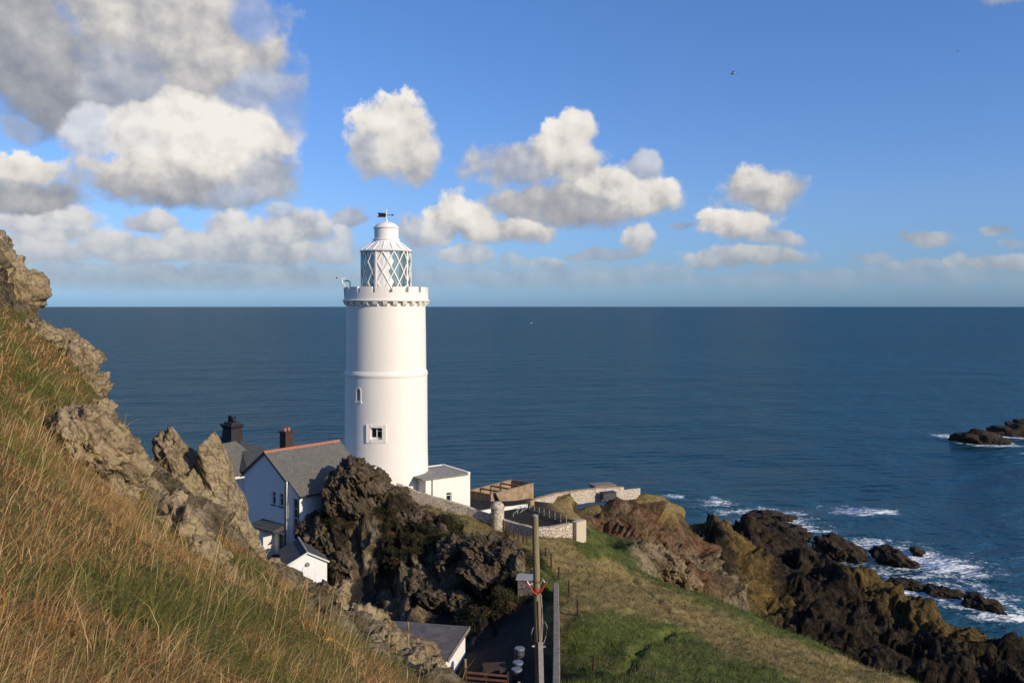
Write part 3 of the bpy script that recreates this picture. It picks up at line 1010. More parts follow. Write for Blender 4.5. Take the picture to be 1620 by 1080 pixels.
RL, RB, RG, RS = M['rock_lichen'], M['rock_brown'], M['rock_grey'], M['rock_sea']
g = 'lichen covered outcrops along the grassy hillside'
crag('rock_outcrop', [(-6, 440, 25, 36, 40, 70, 10), (26, 470, 24.5, 30, 40, 50, 20), (-30, 410, 26, 40, 40, 60)], RL,
     'tallest lichen crag at the upper left edge of the hillside, above the sea horizon', group=g)
crag('rock_outcrop', [(85, 555, 22.6, 30, 44, 36, 25), (122, 580, 22.6, 32, 40, 40, 20), (142, 620, 22, 28, 36, 48, 25), (150, 665, 21, 26, 34, 40, 20), (62, 530, 22, 24, 30, 26)], RL,
     'knobbly lichen crag on the skyline between the tall upper crag and the grass', group=g)
crag('rock_outcrop', [(140, 712, 13.6, 58, 60, 56, 15), (120, 664, 14, 26, 26, 22), (186, 748, 14.5, 36, 50, 46, 20), (180, 790, 13.4, 40, 40, 36, 30)], RL,
     'rounded pitted lichen boulder with a dark hollow on its left, amid long grass', group=g, sub=6)
crag('rock_outcrop', [(306, 768, 24, 33, 40, 112, -27, .1), (358, 790, 23.6, 25, 36, 118, -19, .1), (300, 800, 23, 40, 44, 60, -24, .1), (345, 840, 22.6, 40, 44, 50, -24), (385, 862, 22.5, 24, 36, 44, -25)], RL,
     'twin pointed rock pinnacle standing against the sea beside the house', group=g, rough=.13, sub=6, brk=.42, planes=10)
crag('rock_outcrop', [(212, 786, 16.5, 40, 50, 42, 30), (255, 822, 16, 44, 50, 40, 32), (292, 850, 15, 46, 50, 44, 35), (322, 890, 14.2, 40, 46, 36, 35), (350, 925, 13.6, 34, 40, 26, 35), (250, 850, 14.6, 40, 44, 30, 32)], RL,
     'long broken lichen ledge running down from the boulder below the twin pinnacle', group=g)
crag('rock_outcrop', [(240, 872, 12.8, 34, 40, 26, 35), (272, 900, 12.4, 30, 36, 24, 35), (222, 850, 13.2, 24, 30, 22, 30)], RL,
     'half buried lichen stones in the long grass below the broken ledge', group=g)
crag('rock_outcrop', [(312, 930, 12.3, 30, 36, 22, 35), (338, 950, 12.2, 26, 34, 18, 35), (370, 965, 12.4, 22, 30, 16, 35)], RL,
     'low flat lichen stones at the lower end of the broken ledge', group=g)
crag('rock_outcrop', [(412, 914, 19.5, 44, 48, 26, 32), (446, 940, 18.5, 44, 44, 26, 30), (482, 957, 17, 40, 44, 26, 28), (512, 970, 16, 34, 40, 24, 25)], RL,
     'low rocky rim of the hillside just in front of the small white hut', group=g)
crag('rock_outcrop', [(525, 968, 14.6, 40, 44, 30, 35), (562, 992, 13.6, 40, 44, 34, 35), (535, 946, 15, 18, 24, 26, 20), (590, 1012, 13.0, 34, 40, 32, 35), (545, 1000, 12.8, 34, 40, 26, 35)], RL,
     'jagged rim rock with pale quartz faces at the foot of the grass slope', group=g)
crag('rock_outcrop', [(612, 1032, 12.4, 40, 44, 36, 35), (648, 1058, 11.6, 38, 44, 34, 35), (682, 1085, 11, 34, 40, 30, 35), (600, 1058, 11.4, 30, 40, 26, 35)], RL,
     'lowest rim rock at the bottom edge of the photo beside the garage', group=g)
crag('rock_outcrop', [(600, 1016, 43, 56, 60, 34, 14), (650, 1040, 43, 46, 60, 36, 25), (560, 996, 43.5, 40, 60, 22), (680, 1068, 42, 34, 50, 32, 30)], RB,
     'brown bedrock knoll against the wall of the flat roofed garage', group='crags round the yard')
crag('rock_outcrop', [(560, 752, 74.8, 30, 50, 24, 12), (585, 770, 75, 34, 50, 26, 22), (536, 778, 73.6, 28, 44, 34, 10), (616, 792, 75.4, 36, 40, 22, 28), (560, 790, 73.6, 34, 40, 30, 10)], RG,
     'dark crag rising in front of the foot of the white tower', group='crags round the yard', rough=.24, sub=6)
crag('rock_outcrop', [(640, 812, 74.2, 30, 40, 18, 28), (668, 828, 73, 26, 36, 15, 25), (692, 846, 71.5, 20, 30, 14, 25)], RG,
     'broken rock rib stepping down the mound edge below the rubble wall', group='crags round the yard', rough=.24)
crag('rock_outcrop', [(772, 876, 65.8, 36, 40, 28, 14), (797, 884, 64.6, 22, 30, 26, 10), (745, 872, 67, 24, 36, 22, 10), (765, 915, 63.2, 42, 40, 20, 10), (802, 916, 63.2, 22, 30, 18)], RG,
     'grey craggy boulders at the lower right end of the dark mound, left of the pole', group='crags round the yard', rough=.26, sub=6)
crag('rock_outcrop', [(708, 882, 66.6, 17, 26, 26, 30), (718, 862, 67.6, 16, 24, 14)], RG,
     'upright pale rock rib on the face of the dark mound', group='crags round the yard', rough=.22)
crag('rock_outcrop', [(525, 872, 71.2, 26, 34, 24), (508, 850, 72.4, 26, 34, 28), (548, 890, 69.8, 26, 34, 20, 10), (490, 830, 74, 18, 26, 18)], RG,
     'shadowed grey rock face of the mound behind the small white hut', group='crags round the yard', rough=.24)
crag('rock_outcrop', [(690, 946, 63.6, 32, 36, 18, 10), (730, 955, 62.4, 30, 30, 15, 10), (655, 930, 65, 24, 30, 15)], RG,
     'low broken rocks along the foot of the dark mound', group='crags round the yard', rough=.26)
crag('rock_outcrop', [(1060, 900, 96, 22, 30, 26, 10), (1035, 880, 95, 20, 26, 22), (1082, 925, 97, 20, 26, 24)], RB,
     'brown boulders on the cliff edge beyond the grass slope', group='crags round the yard')
gs = 'dark rocks standing in the sea'
crag('sea_rock', [(1545, 693, 364, 34, 30, 11), (1576, 697, 362, 22, 24, 7)], RS, 'smaller dark skerry in open water, left in front of the bigger one', group=gs, sub=4)
crag('sea_rock', [(1600, 683, 388, 42, 40, 14), (1636, 680, 392, 40, 40, 17)], RS, 'bigger dark skerry in open water at the right edge', group=gs, sub=4)
crag('sea_rock', [(1318, 868, 198, 38, 34, 20, 12), (1340, 876, 196, 28, 26, 14)], RS, 'hump of dark rock in the surf nearest the cliff point', group=gs)
crag('sea_rock', [(1404, 878, 194, 26, 26, 14, 10), (1425, 888, 192, 24, 24, 11, 10)], RS, 'slanting dark rock in the thickest white surf', group=gs)
crag('sea_rock', [(1495, 937, 172, 36, 22, 7, 4), (1540, 943, 172, 26, 20, 5)], RS, 'long low reef awash below the surf', group=gs)
crag('sea_rock', [(1572, 966, 164, 40, 26, 14, 14), (1545, 952, 166, 26, 22, 9)], RS, 'wedge of dark rock in the surf near the right edge', group=gs)
crag('sea_rock', [(1235, 838, 203, 40, 30, 9), (1205, 826, 208, 30, 26, 7), (1262, 848, 200, 20, 24, 8)], RS, 'flat black shelf of rock washed by surf below the orange cliff', group=gs)
crag('sea_rock', [(1262, 838, 203, 15, 16, 6), (1278, 846, 202, 10, 12, 4)], RS, 'small pair of black rocks at the outer tip of the black shelf', group=gs, sub=4)
crag('sea_rock', [(1450, 872, 199, 13, 14, 6, 10)], RS, 'lone small rock breaking the surface in the white surf', group=gs, sub=4)
crag('sea_rock', [(1210, 812, 213, 26, 18, 5), (1240, 818, 212, 22, 16, 4)], RS, 'thin dark reef farthest out along the surf line', group=gs, sub=4)
crag('sea_rock', [(1440, 924, 176, 30, 20, 7, 6), (1470, 930, 175, 22, 20, 5)], RS, 'small dark ledge in the foam beside the headland', group=gs)

# ------------------------------------------------------------------ sea
def sea_mat():
    m, T = new_mat('sea_water')
    co = T.n('ShaderNodeTexCoord').outputs['Object']
    at = T.n('ShaderNodeAttribute', attribute_name='foam')
    sp = T.n('ShaderNodeSeparateColor', i_0=at.outputs['Color'])
    foam, shallow = sp.outputs[0], sp.outputs[1]
    # wind waves run towards the right and away
    mp = T.n('ShaderNodeMapping', i_Vector=co)
    mp.inputs['Rotation'].default_value = (0, 0, R(-14))
    wv = T.v('MULTIPLY', mp.outputs[0], (.45, 1, 1))
    w1 = T.noise(wv, .26, 5, .62)
    w2 = T.noise(wv, .09, 4, .55)
    w3 = T.noise(wv, .022, 3, .5)
    h = T.m('ADD', T.m('MULTIPLY', w1, 1.0), T.m('ADD', T.m('MULTIPLY', w2, 3.6), T.m('MULTIPLY', w3, 7.0)))
    big = T.noise(T.v('MULTIPLY', co, (.35, 1, 1)), .0016, 4, .55)
    deep = T.mix(T.ss(big, .38, .66), (.0020, .030, .040), (.0036, .042, .054))
    col = T.mix(shallow, deep, (.016, .075, .080))
    fl = T.noise(co, .55, 8, .70, 1.2)
    f2 = T.noise(T.v('MULTIPLY', co, (.6, 1, 1)), .16, 6, .66, .8)
    ff = T.m('ADD', foam, T.m('ADD', T.m('MULTIPLY', T.m('SUBTRACT', fl, .5), 1.5), T.m('MULTIPLY', T.m('SUBTRACT', f2, .5), 1.1)))
    fm = T.m('MULTIPLY', T.ss(ff, .36, .70), T.ss(foam, .03, .15))
    # scattered small whitecaps
    wc = T.noise(T.v('MULTIPLY', co, (.5, 1, 1)), .11, 5, .7)
    wcb = T.noise(co, .012, 2, .5)
    cap = T.m('MULTIPLY', T.ss(wc, .775, .81), T.ss(wcb, .5, .62))
    fm = T.m('MAXIMUM', fm, T.m('MULTIPLY', cap, .7))
    col = T.mix(fm, col, (.74, .75, .74))
    rough = T.m('MULTIPLY_ADD', fm, .7, .2)
    b = T.n('ShaderNodeBump', i_Height=h)
    b.inputs['Strength'].default_value = 1.0
    b.inputs['Distance'].default_value = 2.2
    lw = T.n('ShaderNodeFresnel', i_IOR=1.333, i_Normal=b.outputs[0])
    df = T.n('ShaderNodeBsdfDiffuse', i_Color=col, i_Normal=b.outputs[0])
    gl = T.n('ShaderNodeBsdfGlossy', i_Color=(.76, .94, .98, 1), i_Roughness=rough, i_Normal=b.outputs[0])
    fr = T.m('MULTIPLY', T.m('MINIMUM', T.m('MULTIPLY', lw.outputs[0], .28), .25), T.m('SUBTRACT', 1.0, fm))
    mx = T.n('ShaderNodeMixShader', i_0=fr, i_1=df.outputs[0], i_2=gl.outputs[0])
    T.n('ShaderNodeOutputMaterial', i_Surface=mx.outputs[0])
    return m


M['sea'] = sea_mat()
FOAM = [  # px, py, half-width px, half-height px, strength  (surf patches on the water)
    (1368, 808, 46, 6, .75), (1290, 806, 40, 8, .28), (1230, 822, 60, 8, .62), (1130, 795, 40, 8, .42), (1068, 785, 16, 4, .5), (1132, 788, 9, 3, .7),
    (1270, 835, 26, 8, .55), (1470, 890, 62, 20, .78), (1380, 862, 50, 14, .50), (1430, 868, 60, 14, .5), (1330, 905, 50, 10, .30), (1500, 925, 70, 10, .5), (1425, 918, 40, 10, .45),
    (1540, 955, 50, 10, .6), (1610, 975, 30, 10, .6), (1590, 945, 50, 14, .35), (1500, 690, 22, 4, .62), (1580, 704, 30, 3, .7), (1600, 688, 30, 3, .45), (1270, 860, 30, 12, .4),
    (1180, 812, 50, 7, .5), (1290, 820, 20, 20, .3), (1390, 905, 40, 10, .4), (1560, 975, 40, 8, .5), (1616, 716, 10, 3, .3), (1480, 900, 80, 22, .42), (1360, 880, 70, 20, .34), (1250, 812, 40, 6, .5), (1210, 806, 30, 5, .5), (1300, 842, 50, 10, .35), (1530, 930, 60, 14, .42)]


def build_sea():
    fine = np.arange(-.62, .64, .0026)
    azs = np.r_[np.linspace(-math.pi, -.62, 70)[:-1], fine, np.linspace(.64, math.pi, 70)]
    rs = np.r_[np.exp(np.arange(math.log(60), math.log(480), .0045)), np.exp(np.arange(math.log(480), math.log(70000), .06))]
    A_, R_ = np.meshgrid(azs, rs)
    x, y = (np.sin(A_) * R_).ravel(), (np.cos(A_) * R_).ravel()
    foam = np.zeros(len(x))
    for px, py, hw, hh, s in FOAM:
        d = EYE * F / (py - HOR)
        cx = (px - 810) / F * d
        sx = hw / F * d * 1.25
        sy = hh * d * d / (EYE * F) * 1.2
        s = s * 1.12
        e = ((x - cx) / sx) ** 2 + ((y - d) / sy) ** 2
        foam = np.maximum(foam, s * np.exp(-e * .8))
    for (rx_, ry_, r_, rz0, rzr) in ROCKS:
        if rz0 < 6 and ry_ > 120:
            dd = np.hypot(x - rx_, (y - ry_) * .8)
            foam = np.maximum(foam, .55 * np.exp(-((dd - r_ * .9) / (1.2 + .25 * r_)) ** 2))
    # surf where the water meets the land
    sel = (R_.ravel() < 300) & (y > 60)
    zg = np.full(len(x), -50.0)
    zg[sel] = ground(np.c_[x[sel], y[sel]])
    near = np.exp(-((zg + .5) / 2.0) ** 2) * (x > 10)
    foam = np.maximum(foam, .50 * near)
    shallow = np.clip(smooth01(zg, -14, -1) * .8 * (x > 0) + foam * .7, 0, 1)
    na, nr = len(azs), len(rs)
    idx = np.arange(na * nr).reshape(nr, na)
    f = np.stack([idx[:-1, :-1], idx[:-1, 1:], idx[1:, 1:], idx[1:, :-1]], -1).reshape(-1, 4)
    o = np_mesh('sea', np.c_[x, y, np.zeros(len(x))], f[:, ::-1], M['sea'], True,
                dict(foam=np.c_[foam, shallow, foam * 0, foam * 0 + 1]))
    tag(o, kind='structure')


build_sea()

# ------------------------------------------------------------------ lighthouse
LC = Vector((-12.95, 88.0, 0))
LZ = EYE                                             # gallery level zero: heights below are relative to the eye


def build_lighthouse():
    root = empty('lighthouse', 'tall round white lighthouse tower with battlemented gallery and latticed lantern', 'lighthouse', (LC.x, LC.y, EYE - 20.6))
    b = 20.6                                        # heights relative to the eye + b = local
    # azimuth angle measured from the side facing the camera, positive to the right
    def dirv(a):
        return Vector((math.sin(a), -math.cos(a), 0))
    prof = [(4.55, 0), (4.42, .5), (4.34, 1.2), (4.22, b - 14), (4.19, b - 7.15), (4.22, b - 7.10), (4.25, b - 6.95), (4.25, b - 6.82), (4.20, b - 6.74), (4.16, b - 6.6), (4.08, b - 6.5),
            (4.05, b - 3), (4.0, b + .28), (4.0, b + .9)]
    tw = MB().lathe(prof, 128).build('tower', M['white'], root)
    # window openings sunk into the wall
    def cutter(a, z0, z1, w, depth, arch=False):
        d = dirv(a)
        t = Vector((math.cos(a), math.sin(a), 0))
        cs = [(-w / 2, z0), (w / 2, z0), (w / 2, z1)]
        cs += [(w / 2 * math.cos(k), z1 + w / 2 * math.sin(k)) for k in [math.pi * i / 10 for i in range(1, 10)]] if arch else []
        cs += [(-w / 2, z1)]
        lo = [d * 3.45 + t * x + Vector((0, 0, z)) for x, z in cs]
        hi = [d * 5.2 + t * x + Vector((0, 0, z)) for x, z in cs]
        return MB().hexa(lo, hi)
    a1, a2 = R(-5.5), R(-32.5)
    z1, z2 = b - 13.15, b - 9.35
    cut(tw, [cutter(a1, z1, z1 + 1.18, 1.15, .12), cutter(a2, z2, z2 + .95, .42, .1, True)])
    tw.data.polygons.foreach_set('use_smooth', [True] * len(tw.data.polygons))
    bm = bmesh.new(); bm.from_mesh(tw.data)
    for e in bm.edges:
        if len(e.link_faces) == 2 and e.calc_face_angle(0) > .35:
            e.smooth = False
    bm.to_mesh(tw.data); bm.free()

    def local(a, r):
        d = dirv(a)
        t = Vector((math.cos(a), math.sin(a), 0))
        m = Matrix((( t.x, -d.x, 0, d.x * r), (t.y, -d.y, 0, d.y * r), (0, 0, 1, 0), (0, 0, 0, 1)))
        return m                                     # x along the wall, y into the wall
    # square window: surround of flat bands, joinery, panes
    m = local(a1, 4.21)
    s = MB()
    for x0, x1, q0, q1 in [(-1.0, -.60, -.30, 1.52), (.60, 1.0, -.30, 1.52), (-.60, .60, 1.21, 1.52), (-.60, .60, -.30, -.02)]:
        s.box(x0, x1, -.035 + abs(x0 + x1) * .02, .22, z1 + q0, z1 + q1, m)
    s.build('window_surround', M['white'], root, .015)
    w = MB()
    for x0, x1, q0, q1 in [(-.575, -.50, 0, 1.18), (.50, .575, 0, 1.18), (-.04, .06, .2, 1.12), (-.5, .5, 1.09, 1.18), (-.5, .5, 0.0, .22), (.06, .5, .80, .87)]:
        w.box(x0, x1, .30, .42, z1 + q0, z1 + q1, m)
    wf = w.build('window', M['frame_white'], root)
    MB().box(-.5, .5, .385, .40, z1 + .18, z1 + 1.12, m).build('pane', M['dark_glass'], wf)
    MB().box(-.58, .58, -.05, .30, z1 - .02, z1 + .04, m).build('sill', M['white'], wf, .01)
    # narrow arched window
    m = local(a2, 4.20)
    s = MB()
    s.box(-.36, -.21, -.03, .2, z2 - .05, z2 + .95, m).box(.21, .36, -.03, .2, z2 - .05, z2 + .95, m).box(-.42, .42, -.06, .2, z2 - .25, z2 - .05, m)
    for i in range(10):
        k0, k1 = math.pi * i / 10, math.pi * (i + 1) / 10
        lo = [m @ Vector((rr * math.cos(k), -.03, z2 + .95 + rr * math.sin(k))) for rr, k in ((.21, k0), (.36, k0), (.36, k1), (.21, k1))]
        hi = [p + (m.to_3x3() @ Vector((0, .23, 0))) for p in lo]
        s.hexa(lo, hi)
    s.build('window_surround', M['white'], root)
    w = MB().box(-.21, -.15, .2, .28, z2, z2 + 1.1, m).box(.15, .21, .2, .28, z2, z2 + 1.1, m).box(-.15, .15, .2, .28, z2, z2 + .06, m)
    wf = w.build('window', M['frame_white'], root)
    MB().box(-.15, .15, .26, .275, z2 + .06, z2 + 1.14, m).build('pane', M['dark_glass'], wf)
    # gallery: corbels, floor slab, battlements
    nco = 27
    for i in range(nco):
        a = 2 * math.pi * (i + .5) / nco
        m = local(a, 3.98)
        c = MB()
        pr = [(0, -.02), (-.10, .0), (-.24, .12), (-.36, .30), (-.38, .47), (0, .47)]
        lo = [m @ Vector((-.21, y, b + .0 + z)) for y, z in pr]
        hi = [m @ Vector((.21, y, b + .0 + z)) for y, z in pr]
        c.hexa(lo, hi)
        c.build('corbel', M['white'], root)
    MB().lathe([(3.9, .46), (4.42, .46), (4.45, .50), (4.45, .60), (4.40, .64), (4.30, .66), (4.30, .70), (3.4, .70)], 96, (0, 0, b)).build('gallery_floor', M['white'], root)
    par = MB()
    ro, ri, n = 4.29, 4.0, 96
    zb, zl, zt = b + .70, b + 1.35, b + 1.92
    nm = 16
    def wedge(k0, k1, q0, q1):
        st = max(1, int((k1 - k0) / (2 * math.pi) * 96))
        for j in range(st):
            ka, kb = k0 + (k1 - k0) * j / st, k0 + (k1 - k0) * (j + 1) / st
            pts = [(ri, ka), (ro, ka), (ro, kb), (ri, kb)]
            par.hexa([Vector((r_ * math.sin(k), -r_ * math.cos(k), q0)) for r_, k in pts], [Vector((r_ * math.sin(k), -r_ * math.cos(k), q1)) for r_, k in pts])
    wedge(0, 2 * math.pi, zb, zl)
    for i in range(nm):
        k = 2 * math.pi * (i + .12) / nm
        wedge(k - .155, k + .155, zl, zt)
    par.build('parapet', M['white'], root)
    # lantern
    LR, l0, l1 = 2.50, b + .72, b + 5.52
    MB().lathe([(LR + .06, 0), (LR + .06, .62), (LR - .02, .66), (LR - .3, .66)], 64, (0, 0, l0)).build('lantern_base', M['white_lantern'], root)
    nd, rows = 14, 2
    zg0, zg1 = l0 + .66, l1
    hh = (zg1 - zg0) / rows
    st = 2 * math.pi / nd

    def rim(k, z, r=LR):
        return Vector((r * math.sin(k), -r * math.cos(k), z))
    glassm, blank = MB(), MB()
    off = st * .5
    # half-diamond grid: panes are diamonds spanning two half rows
    for i in range(nd):
        for j in range(-1, 2 * rows):
            k = off + st * (i + (.5 if j % 2 else 0))
            z = zg0 + hh / 2 * (j + 1)
            pts = [rim(k, max(z - hh / 2, zg0)), rim(k + st / 2, min(max(z, zg0), zg1)), rim(k, min(z + hh / 2, zg1)), rim(k - st / 2, min(max(z, zg0), zg1))]
            if j == -1:
                pts = [rim(k - st / 2, zg0), rim(k + st / 2, zg0), rim(k, zg0 + hh / 2)]
            if j == 2 * rows - 1:
                pts = [rim(k - st / 2, zg1), rim(k, zg1 - hh / 2), rim(k + st / 2, zg1)]
            kk = (k + math.pi) % (2 * math.pi) - math.pi
            (blank if -.30 < kk < .40 else glassm).add(pts, [tuple(range(len(pts)))])
    blank.build('blank_panes', M['white_lantern'], root)
    glassm.build('lantern_glazing', M['glass'], root)
    lat = MB()
    for sgn in (1, -1):
        for i in range(nd):
            k0 = off + st * (i + .5)
            seg = 12
            for j in range(2 * rows):
                ka, kb = k0 + sgn * st / 2 * j, k0 + sgn * st / 2 * (j + 1)
                lat.bar(rim(ka, zg0 + hh / 2 * j, LR + .03), rim(kb, zg0 + hh / 2 * (j + 1), LR + .03), .10, .10, up=rim(ka, 0, 1))
    lat.build('lattice_bars', M['white_lantern'], root)
    for a in (R(-16), R(62), R(-75), R(140), R(-140)):
        MB().bar(rim(a, zg0, LR + .07), rim(a, zg1, LR + .07), .17, .12, up=rim(a, 0, 1)).build('lantern_upright', M['white_lantern'], root)
    # lens and its white back screen inside
    MB().lathe([(.5, -.2), (.9, .6), (1.05, 1.4), (.9, 2.2), (.5, 3.0)], 24, (0, 0, zg0)).build('lens', M['glass'], root)
    scr = MB()
    for i in range(10):
        ka, kb = R(-62 + 9 * i), R(-62 + 9 * (i + 1))
        lo = [rim(ka, zg0, 2.2), rim(kb, zg0, 2.2), rim(kb, zg0, 2.14), rim(ka, zg0, 2.14)]
        scr.hexa(lo, [p + Vector((0, 0, zg1 - zg0)) for p in lo])
    scr.build('blackout_screen', M['white_lantern'], root)
    # roof, drum, dome, ball
    MB().lathe([(LR - .1, 0), (LR + .10, 0), (LR + .22, .05), (LR + .24, .12), (LR + .1, .18), (1.95, .62), (1.50, 1.0), (1.33, 1.18), (1.33, 1.24)], 64, (0, 0, l1)).build('lantern_roof', M['white_lantern'], root)
    for i in range(16):
        k = math.pi / 8 * i
        MB().bar(rim(k, l1 + .19, LR + .1), rim(k, l1 + 1.02, 1.50), .07, .06).build('roof_rib', M['white_lantern'], root)
    z = l1 + 1.22
    MB().lathe([(1.36, 0), (1.40, .05), (1.40, .12), (1.24, .16), (1.24, 1.18), (1.30, 1.22), (1.36, 1.26), (1.36, 1.32), (1.22, 1.36)], 48, (0, 0, z)).build('ventilator_drum', M['white_lantern'], root)
    MB().lathe([(1.26, 1.34), (1.15, 1.50), (.95, 1.68), (.65, 1.84), (.3, 1.93), (.14, 1.96), (.14, 2.10), (.05, 2.12)], 48, (0, 0, z)).build('dome', M['white_lantern'], root)
    # wind vane
    zt = z + 2.1
    vane = MB().tube([(0, 0, zt - .1), (0, 0, zt + 1.15)], .045, 8).build('vane_rod', M['white_lantern'], root)
    v = MB()
    v.box(-.80, .72, -.02, .02, zt + .50, zt + .56)
    fl = [(-.95, .32), (-.12, .30), (-.02, .52), (-.12, .74), (-.95, .78), (-.80, .55)]
    v.hexa([Vector((x, -.02, zt + q)) for x, q in fl], [Vector((x, .02, zt + q)) for x, q in fl])
    tp = [(.52, .40), (.80, .52), (.52, .66), (.60, .53)]
    v.hexa([Vector((x, -.02, zt + q)) for x, q in tp], [Vector((x, .02, zt + q)) for x, q in tp])
    v.build('wind_vane', M['vane'], vane)
    # two brackets on the left of the gallery
    k = R(-68)
    o = rim(k, b + 1.0, 4.3)
    br = MB().tube([o, o + Vector((-.05, 0, .7)), o + Vector((.05, -.05, 1.1)), o + Vector((-.25, -.05, 1.3)), o + Vector((-.28, -.05, 1.75))], .07, 8)
    br.tube([o + Vector((-.75, -.05, 1.82)), o + Vector((.15, -.05, 1.84))], .03, 6)
    br.tube([o + Vector((-.05, -.05, 1.84)), o + Vector((-.05, -.05, 1.65))], .03, 6)
    br.build('weather_bracket', M['white'], root)
    MB().box(-.08, .08, -.08, .08, -.06, .06).build('sensor', M['vane'], root, .02, loc=o + Vector((-.78, -.05, 1.84)))
    o2 = rim(R(-52), b + 1.4, 4.15)
    MB().tube([o2, o2 + Vector((0, 0, 1.0)), o2 + Vector((-.12, 0, 1.12)), o2 + Vector((-.55, 0, 1.12))], .07, 8).build('green_davit', M['green_metal'], root)
    return root


build_lighthouse()


# ------------------------------------------------------------------ houses
def slab_roof(mb, a, b, c, d, th=.12):
    """roof plane a-b (eave) c-d (ridge) with thickness"""
    pts = [Vector(p) for p in (a, b, c, d)]
    n = (pts[1] - pts[0]).cross(pts[3] - pts[0]).normalized()
    if n.z < 0:
        n = -n
    return mb.hexa([p - n * th for p in pts], pts)


def window_unit(root, x0, x1, z0, z1, axis, face, depth=.12, mull=(), trans=(), name='window', sill=None):
    """joinery in an opening of a wall; axis 'y' = wall facing -y at y=face, axis 'x' = wall facing +x at x=face"""
    def bx(mb, u0, u1, d0, d1, q0, q1):
        if axis == 'y':
            return mb.box(u0, u1, face + d0, face + d1, q0, q1)
        return mb.box(face - d1, face - d0, u0, u1, q0, q1)
    w = MB()
    t = .07
    bx(w, x0, x0 + t, depth, depth + .07, z0, z1)
    bx(w, x1 - t, x1, depth, depth + .07, z0, z1)
    bx(w, x0 + t, x1 - t, depth, depth + .07, z1 - t, z1)
    bx(w, x0 + t, x1 - t, depth, depth + .07, z0, z0 + t)
    for mu in mull:
        bx(w, mu - t / 2, mu + t / 2, depth + .004, depth + .066, z0 + t, z1 - t)
    for tr in trans:
        bx(w, x0 + t, x1 - t, depth + .008, depth + .062, tr - t / 2, tr + t / 2)
    f = w.build(name, M['frame_white'], root)
    g_ = MB()
    bx(g_, x0 + t, x1 - t, depth + .03, depth + .045, z0 + t, z1 - t)
    g_.build('pane', M['dark_glass'], f)
    if sill:
        s = MB()
        bx(s, x0 - .08, x1 + .08, -.08, depth, z0 - .10, z0 - .005)
        s.build('sill', sill, f)
    return f


def hole(x0, x1, z0, z1, axis, face, depth=.3):
    if axis == 'y':
        return MB().box(x0, x1, face - .3, face + depth, z0, z1)
    return MB().box(face - depth, face + .3, x0, x1, z0, z1)


